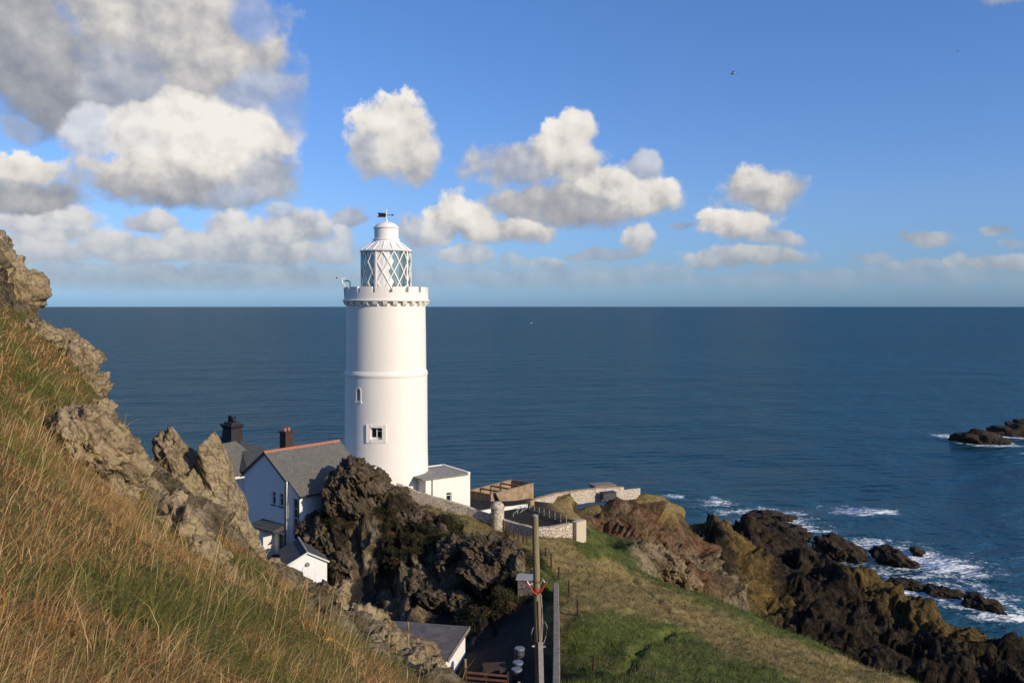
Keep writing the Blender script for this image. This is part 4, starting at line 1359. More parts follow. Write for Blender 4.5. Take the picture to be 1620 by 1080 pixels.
def build_keepers_house():
    zb = -22.5
    rz = -math.atan2(.64, .77)
    root = empty('keepers_house', 'white two storey house with slate gable roof and red ridge tiles', 'house', (-22, 76, EYE + zb), rz)
    R_, E_, E2 = 9.55, 7.40, 6.40
    L = 8.2
    pr = [(-3.2, 0), (3.2, 0), (3.2, E_ - .12), (0, R_ - .12), (-3.2, E_ - .12)]
    wall = MB().hexa([Vector((x, 0, z)) for x, z in pr], [Vector((x, L, z)) for x, z in pr]).build('wall', M['house_white'], root)
    wins = [(1.0, 1.62, 5.05, 6.15), (2.12, 2.74, 5.05, 6.15)]
    cut(wall, [hole(*w, 'y', 0) for w in wins] + [hole(2.0, 2.95, .3, 2.6, 'y', 0)])
    for w in wins:
        window_unit(root, *w, 'y', 0, .12, (), (w[3] - .38,), sill=M['green_paint'])
    d = MB().box(2.0, 2.95, .18, .24, .3, 2.6).build('door', M['green_paint'], root)
    MB().tube([(2.12, .16, 1.4), (2.12, .10, 1.4), (2.12, .10, 1.55)], .02, 6).build('handle', M['grey_metal'], d)
    pr = [(3.202, 0), (4.7, 0), (4.7, E2 - .12), (3.202, E_ - .12)]
    ext = MB().hexa([Vector((x, .25, z)) for x, z in pr], [Vector((x, L, z)) for x, z in pr]).build('side_wall', M['house_white'], root)
    sw = (3.75, 4.42, 2.3, 5.9)
    rw = [(2.6, 3.4, 4.75, 5.85), (5.6, 6.4, 4.75, 5.85)]
    cut(ext, [hole(*sw, 'y', .25)] + [hole(*w, 'x', 4.7) for w in rw])
    window_unit(root, *sw, 'y', .25, .12, (), (3.3, 4.2, 5.0), 'stair_window')
    for w in rw:
        window_unit(root, *w, 'x', 4.7, .12, ((w[0] + w[1]) / 2,), (5.45,), sill=M['house_white'])
    rf = MB()
    slab_roof(rf, (3.25, -.14, E_ - .03), (3.25, L + .14, E_ - .03), (0, L + .14, R_), (0, -.14, R_))
    slab_roof(rf, (4.95, .12, E2 - .19), (4.95, L + .14, E2 - .19), (3.25, L + .14, E_ - .035), (3.25, .12, E_ - .035))
    slab_roof(rf, (-3.42, -.14, E_ - .15), (-3.42, L + .14, E_ - .15), (-.002, L + .14, R_), (-.002, -.14, R_))
    roof = rf.build('roof', M['slate'], root)
    rt = MB()
    n = 22
    for i in range(n):
        y0, y1 = -.14 + (L + .28) * i / n, -.14 + (L + .28) * (i + 1) / n - .015
        q = [(-.16, -.10), (-.10, .03), (0, .09), (.10, .03), (.16, -.10), (0, .0)]
        rt.hexa([Vector((x, y0, R_ + z)) for x, z in q], [Vector((x, y1, R_ + z)) for x, z in q])
    rt.build('ridge_tiles', M['terracotta'], roof)
    ch = MB().box(-1.35, -.45, 2.5, 3.4, R_ - 1.2, R_ + 1.25).box(-1.42, -.38, 2.43, 3.47, R_ + 1.25, R_ + 1.42).build('chimney', M['brick'], roof, .01)
    for y in (2.75, 3.15):
        MB().lathe([(.14, 0), (.16, .05), (.13, .1), (.11, .3), (.14, .34), (.10, .34)], 14, (-.9, y, R_ + 1.42)).build('chimney_pot', M['terracotta'], ch)
    fb = MB().bar((3.3, -.15, E_ - .12), (0, -.15, R_ - .10), .03, .16).bar((-3.42, -.15, E_ - .24), (0, -.15, R_ - .10), .03, .16)
    fb.build('bargeboard', M['black_paint'], root)
    MB().tube([(5.0, .1, E2 - .26), (5.0, L, E2 - .26)], .07, 8).build('gutter', M['black_paint'], root)
    MB().tube([(3.12, -.08, E_ - .3), (3.12, -.08, .2)], .06, 8).build('drainpipe', M['black_paint'], root)
    MB().tube([(4.78, .17, E2 - .3), (4.66, .17, E2 - .7), (4.66, .17, .2)], .06, 8).build('drainpipe', M['black_paint'], root)
    # porch
    MB().box(-.15, 1.35, -1.1, -.003, 0, 3.05).build('porch', M['house_white'], root)
    MB().box(.25, .55, -1.108, -1.09, 1.0, 2.5).build('porch_window', M['dark_glass'], root)
    hd = MB()
    hd.hexa([Vector(p) for p in ((-.4, -1.6, 3.1), (3.05, -1.3, 3.1), (3.05, -.003, 3.1), (-.4, -.003, 3.1))], [Vector(p) for p in ((-.4, -1.6, 3.2), (3.05, -1.3, 3.2), (3.05, -.003, 3.55), (-.4, -.003, 3.55))])
    hd.build('porch_roof', M['slate_dark_and_shade'], root)
    MB().box(-3.23, -.25, -.035, -.003, 0, .55).build('plinth', M['green_paint'], root)
    MB().box(-3.0, -2.92, -.06, -.003, 1.0, 1.0 + .08).build('wall_fitting', M['black_paint'], root)
    return root


build_keepers_house()


def build_hipped_house():
    rz = -math.atan2(.64, .77)
    zb = -22.7
    root = empty('hipped_house', 'white house with hipped slate roofs and a broad black chimney, partly behind the twin pinnacle', 'house', (-30.0, 88.0, EYE + zb), rz)
    # local x to the right-near, y away; wing with a hip end towards the camera, main block behind across it
    ze, zr = 5.75, 8.5
    MB().box(-3.2, 3.2, -3.0, 4.0, 0, ze).build('wing_wall', M['house_white'], root)
    MB().box(-7.7, 4.3, 4.002, 7.3, 0, ze + .3).build('wall', M['house_white'], root)
    rf = MB()
    A, B = Vector((0, 0, zr)), Vector((-.4, 2.0, zr))
    e = [Vector(p) for p in ((-3.5, -3.3, ze - .05), (3.5, -3.3, ze - .05), (3.5, 3.6, ze - .05), (-3.5, 3.6, ze - .05))]
    rf.add([*e, A, B], [(0, 1, 4), (1, 2, 5, 4), (3, 0, 4, 5), (0, 3, 2, 1)])
    r1 = rf.build('wing_roof', M['slate'], root)
    hp = MB()
    hp.bar(e[1] + Vector((0, 0, .05)), A + Vector((0, 0, .05)), .2, .1)
    hp.bar(e[0] + Vector((0, 0, .05)), A + Vector((0, 0, .05)), .2, .1)
    hp.build('hip_tiles', M['terracotta'], r1)
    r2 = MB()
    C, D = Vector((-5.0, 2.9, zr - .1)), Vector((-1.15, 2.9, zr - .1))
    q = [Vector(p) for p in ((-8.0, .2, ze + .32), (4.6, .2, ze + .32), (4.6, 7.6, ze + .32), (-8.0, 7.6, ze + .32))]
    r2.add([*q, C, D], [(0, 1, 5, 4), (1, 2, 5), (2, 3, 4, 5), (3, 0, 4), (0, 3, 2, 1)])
    rr = r2.build('roof', M['slate_dark_and_shade'], root)  # shade on this roof is put into its colour by the darker slate
    ch = MB()
    cx, cy, cz = -2.1, 2.6, zr - .1
    def ring(w, h, z):
        return [Vector((cx + sx * w, cy + sy * h, cz + z)) for sx, sy in ((-1, -1), (1, -1), (1, 1), (-1, 1))]
    for (w0, h0, z0), (w1, h1, z1) in [((1.05, .8, -.6), (.92, .68, .3)), ((.92, .68, .3), (.84, .62, 1.25)), ((.84, .62, 1.25), (1.08, .8, 1.55)), ((1.10, .82, 1.55), (1.10, .82, 1.68)), ((.8, .55, 1.68), (.75, .5, 1.9))]:
        ch.hexa(ring(w0, h0, z0), ring(w1, h1, z1))
    c = ch.build('chimney', M['chimney_black'], rr, .02)
    for dx in (-.55, -.1, .55):
        MB().lathe([(.16, 0), (.18, .06), (.14, .12), (.12, .62), (.16, .67), (.11, .67)], 14, (cx + dx, cy, cz + 1.9)).build('chimney_pot', M['chimney_black'], c)
    # lower block in front with its own hip roof
    a = MB().box(-2.0, 3.4, -6.6, -3.002, 0, 4.55)
    lw = a.build('front_wall', M['house_white'], root)
    cut(lw, [hole(1.6, 2.5, 2.8, 4.2, 'y', -6.6), hole(.6, 2.8, .1, 1.75, 'y', -6.6)])
    window_unit(root, 1.6, 2.5, 2.8, 4.2, 'y', -6.6, .12, (2.05,), (3.8,), sill=M['green_paint'])
    MB().box(.6, 2.8, -6.46, -6.40, .1, 1.75).build('door', M['post_wood'], root)
    MB().box(.4, 3.38, -6.66, -6.603, 1.8, 2.2).build('fascia', M['green_paint'], root)
    MB().box(2.6, 3.15, -6.66, -6.603, 3.1, 3.3).build('lamp_box', M['black_paint'], root)
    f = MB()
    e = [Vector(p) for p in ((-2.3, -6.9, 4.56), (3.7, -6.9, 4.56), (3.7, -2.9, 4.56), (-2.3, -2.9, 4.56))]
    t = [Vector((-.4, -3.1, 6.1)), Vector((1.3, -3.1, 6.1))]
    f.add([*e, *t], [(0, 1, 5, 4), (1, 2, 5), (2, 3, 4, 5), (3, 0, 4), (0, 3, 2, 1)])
    f.build('front_roof', M['slate_dark_and_shade'], root)
    return root


build_hipped_house()


def build_hut():
    ang = math.atan2(1.2, 2.9)
    root = empty('hut', 'small white gabled hut with dark corrugated roof below the big house', 'hut', (-16.15, 67.3, EYE - 23.2), ang)
    w, L, e, r = 1.55, 4.4, 2.95, 3.75
    pr = [(-w, 0), (w, 0), (w, e), (0, r), (-w, e)]
    MB().hexa([Vector((x, 0, z)) for x, z in pr], [Vector((x, L, z)) for x, z in pr]).build('wall', M['hut_white'], root)
    rf = MB()
    n = 26
    for sg in (-1, 1):
        for i in range(n):
            y0, y1 = -.16 + (L + .3) * i / n, -.16 + (L + .3) * (i + 1) / n
            ym = (y0 + y1) / 2
            ex = sg * (w + .16)
            ze = e - .10
            prof = [(y0, 0), (ym, .05), (y1, 0)]
            lo = [Vector((ex, y, ze + h + .03)) for y, h in prof] + [Vector((0, y, r + h + .04)) for y, h in prof[::-1]]
            rf.hexa([p - Vector((0, 0, .05)) for p in lo], lo)
    roof = rf.build('roof', M['slate_dark_and_shade'], root)
    MB().bar((0, -.18, r + .10), (0, L + .16, r + .10), .16, .08).build('ridge_cap', M['flat_roof'], roof)
    MB().bar((-w - .16, -.19, e - .04), (0, -.19, r + .06), .04, .12).bar((w + .16, -.19, e - .04), (0, -.19, r + .06), .04, .12).build('bargeboard', M['frame_white'], root)
    MB().tube([(.02, -.10, 2.85), (.02, .05, 2.85)], .17, 16, False).build('vent', M['concrete'], root)


build_hut()


def build_annex():
    ang = math.atan2(.57, .82)
    root = empty('annex', 'flat roofed white annex at the right foot of the tower', 'annex', (-8.5, 84.0, EYE - 20.8), ang)
    L, Dp, H = 5.15, 5.3, 3.68
    wl = MB().box(0, L, 0, Dp, 0, H).build('wall', M['white'], root)
    win = (2.35, 2.95, 1.0, 2.15)
    cut(wl, [hole(*win, 'y', 0)])
    window_unit(root, *win, 'y', 0, .10, (), (1.85,), sill=M['frame_white'])
    rf = MB().hexa([Vector(p) for p in ((-.45, -.2, H + .003), (L - .35, -.2, H + .003), (L - .35, Dp - .25, H + .003), (-.45, Dp - .25, H + .003))],
                   [Vector(p) for p in ((-.5, -.25, H + .16), (L - .3, -.25, H + .16), (L - .3, Dp - .2, H + .16), (-.5, Dp - .2, H + .16))])
    roof = rf.build('roof', M['flat_roof'], root)
    MB().box(L - .297, L + .02, -.02, Dp, H + .003, H + .24).box(-.4, L - .3, Dp - .19, Dp + .02, H + .003, H + .24).build('parapet', M['white'], root)
    v = MB().box(.0, 1.3, 3.3, 4.3, H + .16, H + .72)
    v.hexa([Vector(p) for p in ((-.08, 3.22, H + .72), (1.38, 3.22, H + .72), (1.38, 4.38, H + .72), (-.08, 4.38, H + .72))], [Vector((.65, 3.3, H + 1.02)), Vector((.66, 3.3, H + 1.02)), Vector((.66, 4.3, H + 1.02)), Vector((.65, 4.3, H + 1.02))])
    vb = v.build('roof_vent', M['flat_roof'], roof)
    MB().box(.3, 1.0, 3.285, 3.296, H + .26, H + .62).build('louvre', M['black_paint'], vb)
    MB().tube([(.72, -.06, H - .05), (.72, -.06, .1)], .06, 8).build('drainpipe', M['grey_cable'], root)
    MB().box(1.35, 1.65, -.02, -.003, 2.75, 2.98).build('vent_plate', M['white'], root)


build_annex()


def build_garage():
    # flat roofed block at the bottom of the yard; end wall catches the sun
    a, b = P(736, 998, 54.0), P(704, 1047, 49.4)
    zt = (a.z + b.z) / 2 + .25
    ax = Vector((a.x - b.x, a.y - b.y, 0))
    L = ax.length
    ang = math.atan2(ax.y, ax.x)
    root = empty('garage', 'flat roofed garage with dark felt roof and one sunlit white end wall at the bottom', 'garage', (b.x, b.y, zt - 3.0), ang)
    Wd = 7.4
    MB().box(0, L, 0, Wd, 0, 2.86).build('wall', M['hut_white'], root)
    MB().box(-.2, L + .25, -.22, Wd, 2.863, 3.0).build('roof', M['dark_roof'], root)
    MB().box(-.22, L + .27, -.26, -.222, 2.80, 3.03).build('fascia', M['coping'], root)


build_garage()


def build_compound():
    A, B, C = P(744, 776, 92.8), P(776.5, 783.5, 90.5), P(844, 765, 96.4)
    z = (A.z + B.z + C.z) / 3
    ax = Vector((C.x - B.x, C.y - B.y, 0))
    L = ax.length
    ang = math.atan2(ax.y, ax.x)
    root = empty('roofless_shed', 'roofless ochre concrete enclosure with open rusty roof beams beside the annex', 'shed', (B.x, B.y, z - 2.1), ang)
    Wd, H, t = 3.3, 2.1, .22
    w = MB().box(0, L, 0, t, 0, H).box(0, L, Wd - t, Wd, 0, H).box(0, t, t, Wd - t, 0, H - .003).box(L - t, L, t, Wd - t, 0, H - .003)
    w.build('wall', M['brown_concrete'], root)
    MB().box(t, L - t, t, Wd - t, .3, .42).build('floor', M['post_wood'], root)
    for y in (.12, Wd - .12):
        MB().box(-.02, L + .02, y - .13, y + .13, H + .003, H + .10).build('wall_plate', M['brown_concrete'], root)
    for x in (.11, 1.9, 3.7, 5.4, L - .11):
        MB().box(x - .10, x + .10, .26, Wd - .26, H - .05, H + .085).build('beam', M['rust'], root)
    MB().bar((1.6, -.6, 0), (.6, -.05, 2.3), .9, .06).build('leaning_slab', M['concrete'], root)


build_compound()


# ------------------------------------------------------------------ walls and fences
def wall_run(name, label, pts, h, th, mat, cap=None, group=None, sink=.6, step=.7):
    """wall following the ground: pts = [(x, y, ztop)], solid of width th"""
    cen = Vector(pts[len(pts) // 2])
    mb, cp_ = MB(), MB()
    P3 = [Vector(p) for p in pts]
    dens = []
    for a, b in zip(P3[:-1], P3[1:]):
        n = max(1, int((b - a).length / step))
        dens += [a.lerp(b, i / n) for i in range(n)]
    dens.append(P3[-1])
    def off(i):
        t = (dens[min(i + 1, len(dens) - 1)] - dens[max(i - 1, 0)])
        return Vector((t.y, -t.x, 0)).normalized()
    sec = []
    for i, p in enumerate(dens):
        o = off(i) * th / 2
        j = Vector((random.uniform(-.02, .02), random.uniform(-.02, .02), random.uniform(-.035, .035)))
        q = p - cen + j
        sec.append([q - o - Vector((0, 0, h + sink)), q + o - Vector((0, 0, h + sink)), q + o, q - o])
    vs = [v for s in sec for v in s]
    fs = []
    for i in range(len(sec) - 1):
        for k in range(4):
            fs.append((i * 4 + k, i * 4 + (k + 1) % 4, i * 4 + 4 + (k + 1) % 4, i * 4 + 4 + k))
    fs += [(3, 2, 1, 0), tuple((len(sec) - 1) * 4 + k for k in range(4))]
    mb.add(vs, fs)
    root = empty(name, label, 'wall', cen, 0, group)
    mb.build('wall_body', mat, root)
    if cap:
        vs, fs = [], []
        for i, p in enumerate(dens):
            o = off(i) * (th / 2 + .04)
            q = p - cen
            vs += [q - o + Vector((0, 0, .04)), q + o + Vector((0, 0, .04)), q + o * .8 + Vector((0, 0, .15)), q - o * .8 + Vector((0, 0, .15))]
        for i in range(len(dens) - 1):
            for k in range(4):
                fs.append((i * 4 + k, i * 4 + (k + 1) % 4, i * 4 + 4 + (k + 1) % 4, i * 4 + 4 + k))
        fs += [(3, 2, 1, 0), tuple((len(dens) - 1) * 4 + k for k in range(4))]
        MB().add(vs, fs).build('coping', cap, root)
    return root


def W3(px, py, d):
    p = P(px, py, d)
    return (p.x, p.y, p.z)


br = wall_run('boundary_wall', 'long pale rubble wall running downhill from the tower foot to the ochre end', [W3(628, 764, 80.6), W3(660, 777, 80.2), W3(700, 789, 79.6), W3(740, 801, 79.0), W3(787, 817, 78), W3(820, 828, 76.6), W3(845, 834, 75.4), W3(870, 832, 75.8), W3(903, 827, 77.2)], 1.5, .45, M['stone_wall'])
# pillar with its domed cap and the ochre end block belong to that wall
pp = P(787, 808, 77.7)
c0 = br.location
MB().lathe([(.60, -2.4), (.60, .35), (.66, .36), (.68, .46), (.64, .52), (.58, .66), (.44, .84), (.24, .95), (.05, 1.0)], 28, (pp.x - c0.x, pp.y - c0.y, pp.z - c0.z - .1)).build('pillar', M['stone_wall'], br)
e0, e1 = P(903.2, 826, 77.0), P(922, 824.5, 77.9)
MB().bar((e0.x - c0.x + .3, e0.y - c0.y, e0.z - c0.z - 1.0), (e1.x - c0.x + .1, e1.y - c0.y, e0.z - c0.z - 1.0), .56, 2.1).build('end_block', M['cream'], br)

wall_run('far_wall', 'pale low wall curving along the cliff top behind the compound', [W3(841, 792, 95), W3(860, 786, 97), W3(879, 781, 100), W3(915, 776, 106), W3(948, 772.5, 111), W3(985, 770.5, 116)], 1.0, .4, M['cream_wall'], M['brown_concrete'])
wall_run('cliff_edge_wall', 'short pale wall stub at the far end of the cliff top', [W3(968, 775.5, 114.5), W3(990, 774, 117), W3(1011, 772, 120)], .8, .4, M['cream_wall'])
wall_run('yard_wall', 'smooth white parapet of the terrace between pillar and compound', [W3(752, 808, 83.8), W3(790, 803, 85), W3(834, 797, 86.6)], 1.0, .25, M['white'])
wall_run('terrace_wall', 'short grey wall post where the railing meets the white parapet', [W3(836, 791, 87.0), W3(842, 791, 87.6)], 1.4, .5, M['brown_concrete'])
p = P(953, 771, 121)
bx = empty('lookout_hut', 'low grey concrete box behind the far cliff top wall', 'bunker', (p.x, p.y, p.z - 1.2), R(20))
MB().box(-1.5, 1.5, -1, 1, 0, 1.55).build('wall', M['concrete'], bx)
MB().box(-1.65, 1.65, -1.12, 1.12, 1.553, 1.72).build('roof', M['coping'], bx)
p = P(962, 783, 109.5)
bx = empty('niche_shade_block', 'dark block standing in for the shaded niche in the pale cliff top wall', 'box', (p.x, p.y, p.z - .5), R(24))
MB().box(-.95, .95, -.5, .5, 0, .85).build('body', M['dark_bin_and_niche_shade'], bx, .02)  # dark block in place of the shaded opening through the wall
MB().box(-1.0, 1.0, -.55, .55, .853, .93).build('lid', M['black_paint'], bx)

# road retaining wall rising towards the viewer
rw = [(3.12, 60.5, EYE - 19.75), (2.75, 53, EYE - 19.35), (2.45, 47, EYE - 18.95), (2.18, 42, EYE - 18.5), (1.75, 35, EYE - 17.3), (1.5, 30, EYE - 16.2)]
wall_run('road_wall', 'tall dark yard wall with a pale coping right of the telegraph pole', rw, 3.6, .30, M['grey_wall'], M['coping'])
p = P(834, 930, 60.5)
bx = empty('meter_cabinet', 'grey concrete cabinet with flat pale lid at the far end of the yard wall', 'cabinet', (p.x, p.y, p.z - 1.2), R(-8))
MB().box(-.62, .62, -.5, .5, 0, 1.9).build('body', M['grey_wall'], bx, .02)
MB().box(-.74, .74, -.6, .6, 1.903, 2.05).build('lid', M['grey_metal'], bx, .02)


def railing(name, label, pts, h, n, mat, post=.05, rails=(1.0, .55)):
    cen = Vector(pts[0])
    root = empty(name, label, 'railing', cen)
    P3 = [Vector(p) - cen for p in pts]
    dens = []
    tot = sum((b - a).length for a, b in zip(P3[:-1], P3[1:]))
    for k in range(n + 1):
        s = tot * k / n
        for a, b in zip(P3[:-1], P3[1:]):
            l = (b - a).length
            if s <= l + 1e-6:
                dens.append(a.lerp(b, min(1, s / l)))
                break
            s -= l
    for q in dens:
        MB().tube([q - Vector((0, 0, .3)), q + Vector((0, 0, h))], post, 8).build('post', mat, root)
    for r_ in rails:
        MB().tube([q + Vector((0, 0, h * r_)) for q in P3], post * .7, 8).build('rail', mat, root)
    return root


railing('terrace_railing', 'rusty handrail with pale posts running down inside the corner of the rubble wall', [W3(838, 815, 86), W3(862, 821, 83), W3(896, 832, 79.5)], 1.05, 7, M['pale_wood'])
railing('white_railing', 'thin grey handrail in front of the white terrace parapet', [W3(812, 829, 83), W3(824, 818, 84.5), W3(833, 812, 85.6)], 1.0, 3, M['grey_metal'], .035)


# fence posts down the slope
def leaning_post(loc, h, lean, az_, mat, r=.075):
    t = Vector((math.cos(az_) * lean, math.sin(az_) * lean, 1))
    return MB().tube([-t * .5, t * h * .5, t * h], [r, r * .95, r * .85], 7).build('fence_post', mat, None, 0, loc)


posts = [(797, 846, 76.2), (801.5, 850, 75.4), (807, 854, 74.6), (813, 859, 73.6), (820, 865, 72.6), (827, 871, 71.6), (834, 877, 70.4), (862, 890, 68.4), (872.5, 898, 67), (884, 921, 63), (901, 943, 60), (914.5, 979, 54.5), (938, 1048, 46.5)]
plab = ['dark fence post nearest the domed wall pillar', 'dark fence post, second downhill from the domed pillar', 'dark fence post, third downhill from the domed pillar', 'dark fence post, fourth downhill from the domed pillar',
        'dark fence post, fifth downhill from the domed pillar', 'dark fence post, sixth downhill from the domed pillar', 'dark fence post just left of the telegraph pole top', 'short dark fence post just right of the telegraph pole', 'dark fence post on the dry grass, second right of the telegraph pole',
        'tall dark fence post at the far end of the yard wall', 'dark fence post leaning on the slope right of the yard wall', 'small fence post in the green grass right of the yard wall', 'brown fence post in the green grass nearest the photo bottom']
for (px, py, d), lb in zip(posts, plab):
    q = P(px, py, d)
    z = gz(q.x, q.y)
    z = min(max(z, q.z - 1.2), q.z + .1)
    tag(leaning_post((q.x, q.y, z), 1.15 + random.uniform(-.1, .15), .06, random.uniform(0, 6), M['post_wood']), lb, 'post', 'dark wooden fence posts on the grass slope')


# ------------------------------------------------------------------ telegraph pole and yard things
def build_pole():
    t, b = P(846.5, 816, 30), P(853, 1080, 30)
    foot = b + (b - t) * .55
    root = empty('telegraph_pole', 'weathered wooden telegraph pole with red straps and cable guard', 'pole', foot)
    H = t - foot
    u = H.normalized()
    def at(py):
        return t.lerp(b, (py - 816) / 264) - foot
    MB().tube([Vector((0, 0, 0)), H * .5, H], [.155, .135, .112], 18).build('shaft', M['pole_wood'], root)
    MB().lathe([(.115, 0), (.118, .03), (.06, .06), (.01, .065)], 16, tuple(H)).build('cap', M['grey_cable'], root)
    side = Vector((.075, -.145, 0))
    cg = MB().bar(at(948) + side, at(1012) + side, .085, .05, up=(0, 1, 0)).build('cable_guard', M['pale_wood'], root)
    MB().bar(at(1012) + side * 1.05, at(1080) + side * 1.1 - u * 5, .17, .06, up=(0, 1, 0)).build('cable_guard', M['grey_metal'], root)
    MB().tube([at(938) + Vector((.14, -.1, 0)), at(960) + Vector((.16, -.1, 0)), at(985) + Vector((.17, -.1, 0)), at(1010) + Vector((.12, -.13, 0))], .022, 6).build('cable', M['grey_cable'], root)
    for a, z in ((-.55, 0), (.55, .02)):
        s = 1 if a > 0 else -1
        MB().tube([at(938) + Vector((0, -.15, 0)), at(934) + Vector((s * .12, -.16, .0)), at(928) + Vector((s * .24, -.14, .05)), at(922) + Vector((s * .36, -.12, .08))], .024, 6).build('red_strap', M['red_plastic'], root)
    MB().lathe([(.15, -.06), (.158, -.03), (.158, .03), (.15, .06)], 18, tuple(at(932))).build('strap_band', M['red_plastic'], root)
    br_ = MB()
    br_.tube([at(921) + Vector((-.13, -.08, 0)), at(924) + Vector((-.26, -.12, .02)), at(919) + Vector((-.34, -.12, .05))], .022, 6)
    br_.build('bracket', M['grey_metal'], root)
    MB().tube([at(921) + Vector((.12, -.1, 0)), at(915) + Vector((.22, -.12, .02)), at(919) + Vector((.28, -.12, .0))], .022, 6).build('bracket', M['grey_metal'], root)
    for py in (919, 930):
        MB().lathe([(.135, -.03), (.15, -.03), (.15, .03), (.135, .03)], 18, tuple(at(py))).build('hoop', M['rust'], root)
    MB().tube([at(985) + Vector((.14, -.12, 0)), at(982) + Vector((.25, -.12, .03)), at(990) + Vector((.33, -.1, 0)), at(1003) + Vector((.28, -.1, 0)), at(1016) + Vector((.18, -.12, 0))], .014, 6).build('loose_cable', M['grey_cable'], root)
    MB().tube([at(990) + Vector((-.16, -.1, 0)), at(1002) + Vector((-.24, -.1, .03)), at(1012) + Vector((-.22, -.1, 0))], .016, 6).build('loose_cable', M['grey_cable'], root)
    st = MB().tube([at(1021) + Vector((.13, -.1, 0)), at(1020) + Vector((.26, -.12, 0))], .03, 6).build('step_peg', M['grey_metal'], root)
    MB().tube([at(1020) + Vector((-.13, -.08, 0)), at(1020) + Vector((-.22, -.1, 0))], .03, 6).build('step_peg', M['grey_metal'], root)
    return root


build_pole()


def gpos(px, py, d):
    """on the ground near that pixel"""
    q = P(px, py, d)
    return Vector((q.x, q.y, gz(q.x, q.y)))


for (px, py, d, h), lb in zip([(822, 1036, 48, .9), (819.5, 1058, 46.5, .88), (817.5, 1069, 45.6, .7)], ['blue-grey lidded barrel farthest back in the dark yard', 'middle blue-grey barrel of the three in the dark yard', 'nearest and lowest blue-grey barrel in the dark yard']):
    q = gpos(px, py, d)
    top = P(px, py - 11, d).z
    q.z = top - h
    r_ = empty('barrel', lb, 'barrel', q, 0, 'barrels in the yard')
    MB().lathe([(.24, 0), (.27, .05), (.28, h * .33), (.29, h * .36), (.28, h * .39), (.28, h * .64), (.29, h * .67), (.28, h * .7), (.27, h - .05)], 24).build('body', M['dark_bin_and_niche_shade'], r_)
    MB().lathe([(.29, h - .06), (.30, h - .02), (.28, h + .03), (.12, h + .05), (.02, h + .05)], 24).build('lid', M['blue_plastic'], r_)

q = P(782, 1054, 47)
r_ = empty('timber_stack', 'dim brown crate of timber in the shadowed yard', 'crate', (q.x, q.y, q.z - .5), R(8))
MB().box(-.6, .6, -.4, .4, 0, .5).build('body', M['dark_bin_and_niche_shade'], r_, .02)
MB().box(-.65, .65, -.45, .45, .503, .57).build('lid', M['post_wood'], r_, .01)
q = P(765, 1066, 44)
r_ = empty('slatted_fence', 'brown slatted rail fence beside the garage end wall', 'fence', (q.x - .95, q.y, q.z - 1.0), R(-12))
for i in range(4):
    MB().box(0, 2.2, -.02, .02, .25 + i * .27, .25 + i * .27 + .10).build('rail', M['rust'], r_)
for x in (-.05, 1.05, 2.2):
    MB().box(x, x + .09, .025, .11, -.5, 1.3).build('post', M['post_wood'], r_)
q = P(736, 1042, 46)
t_ = MB().tube([(0, 0, -1.6), (0, 0, 0)], .07, 8).build('yard_post', M['pale_wood'], None, 0, q)
tag(t_, 'thin pale wooden post beside the white garage end', 'post')
q = P(646, 1008, 40)
t_ = MB().tube([(0, 0, -1.0), (0.01, 0, .2), (0, 0, .75)], .035, 8).build('yard_post', M['pale_wood'], None, 0, q)
tag(t_, 'thin stake standing on the brown knoll before the garage roof', 'post')
q = P(821, 1078, 42)
t_ = MB().tube([(0, 0, -1.6), (0, 0, 0)], .07, 8).build('yard_post', M['pale_wood'], None, 0, q)
tag(t_, 'pale post top at the bottom edge of the dark yard', 'post')


# ------------------------------------------------------------------ gulls
def gull(loc, yaw, roll, sc, label):
    root = empty('gull', label, 'gull', loc, yaw, 'gulls in flight')
    b = MB().lathe([(.01, -.22), (.035, -.20), (.055, -.12), (.085, 0), (.08, .1), (.05, .22), (.02, .30), (.005, .34)], 12)
    for i, v in enumerate(b.v):
        b.v[i] = (v[0], -v[2], v[1] * .9)
    b.add([(-.05, -.30, 0), (.05, -.30, 0), (.09, -.44, .0), (0, -.40, .012), (-.09, -.44, 0)], [(0, 1, 2, 3, 4)])
    bd = b.build('body', M['gull_white'], root)
    for s in (-1, 1):
        w = MB()
        pts = [(.05, .12, .03), (.32, .20, .16), (.66, .02, .10), (.62, -.04, .09), (.30, .02, .14), (.05, -.08, .03)]
        lo = [Vector((s * x, y, z + roll * s * x)) for x, y, z in pts]
        w.hexa([p - Vector((0, 0, .012)) for p in lo], lo)
        w.build('wing', M['gull_grey'], root)
    root.scale = (sc, sc, sc)


gull(P(1160, 117, 78), R(60), .5, 1.0, 'gull flying high right of the tower, wings raised')
gull(P(1515, 81, 190), R(30), .2, 1.0, 'tiny distant gull near the upper right corner')
gull(P(840, 511, 190), R(80), .4, 1.1, 'pale gull gliding low over the far sea')

# ------------------------------------------------------------------ grass and scrub
_AZL, _LRS = TAZ, np.log(TRS)


def sample(n, a0, a1, d0, d1, seed):
    """random points on the terrain, even over bearing and log distance"""
    r = np.random.default_rng(seed)
    a = r.uniform(a0, a1, n)
    l = r.uniform(math.log(d0), math.log(d1), n)
    i = np.clip(np.searchsorted(_AZL, a) - 1, 0, len(_AZL) - 2)
    j = np.clip(np.searchsorted(_LRS, l) - 1, 0, len(_LRS) - 2)
    fa = ((a - _AZL[i]) / (_AZL[i + 1] - _AZL[i]))[:, None]
    fl = ((l - _LRS[j]) / (_LRS[j + 1] - _LRS[j]))[:, None]
    p = (TP[j, i] * (1 - fa) + TP[j, i + 1] * fa) * (1 - fl) + (TP[j + 1, i] * (1 - fa) + TP[j + 1, i + 1] * fa) * fl
    return p, TN[j, i], TW[j, i], r


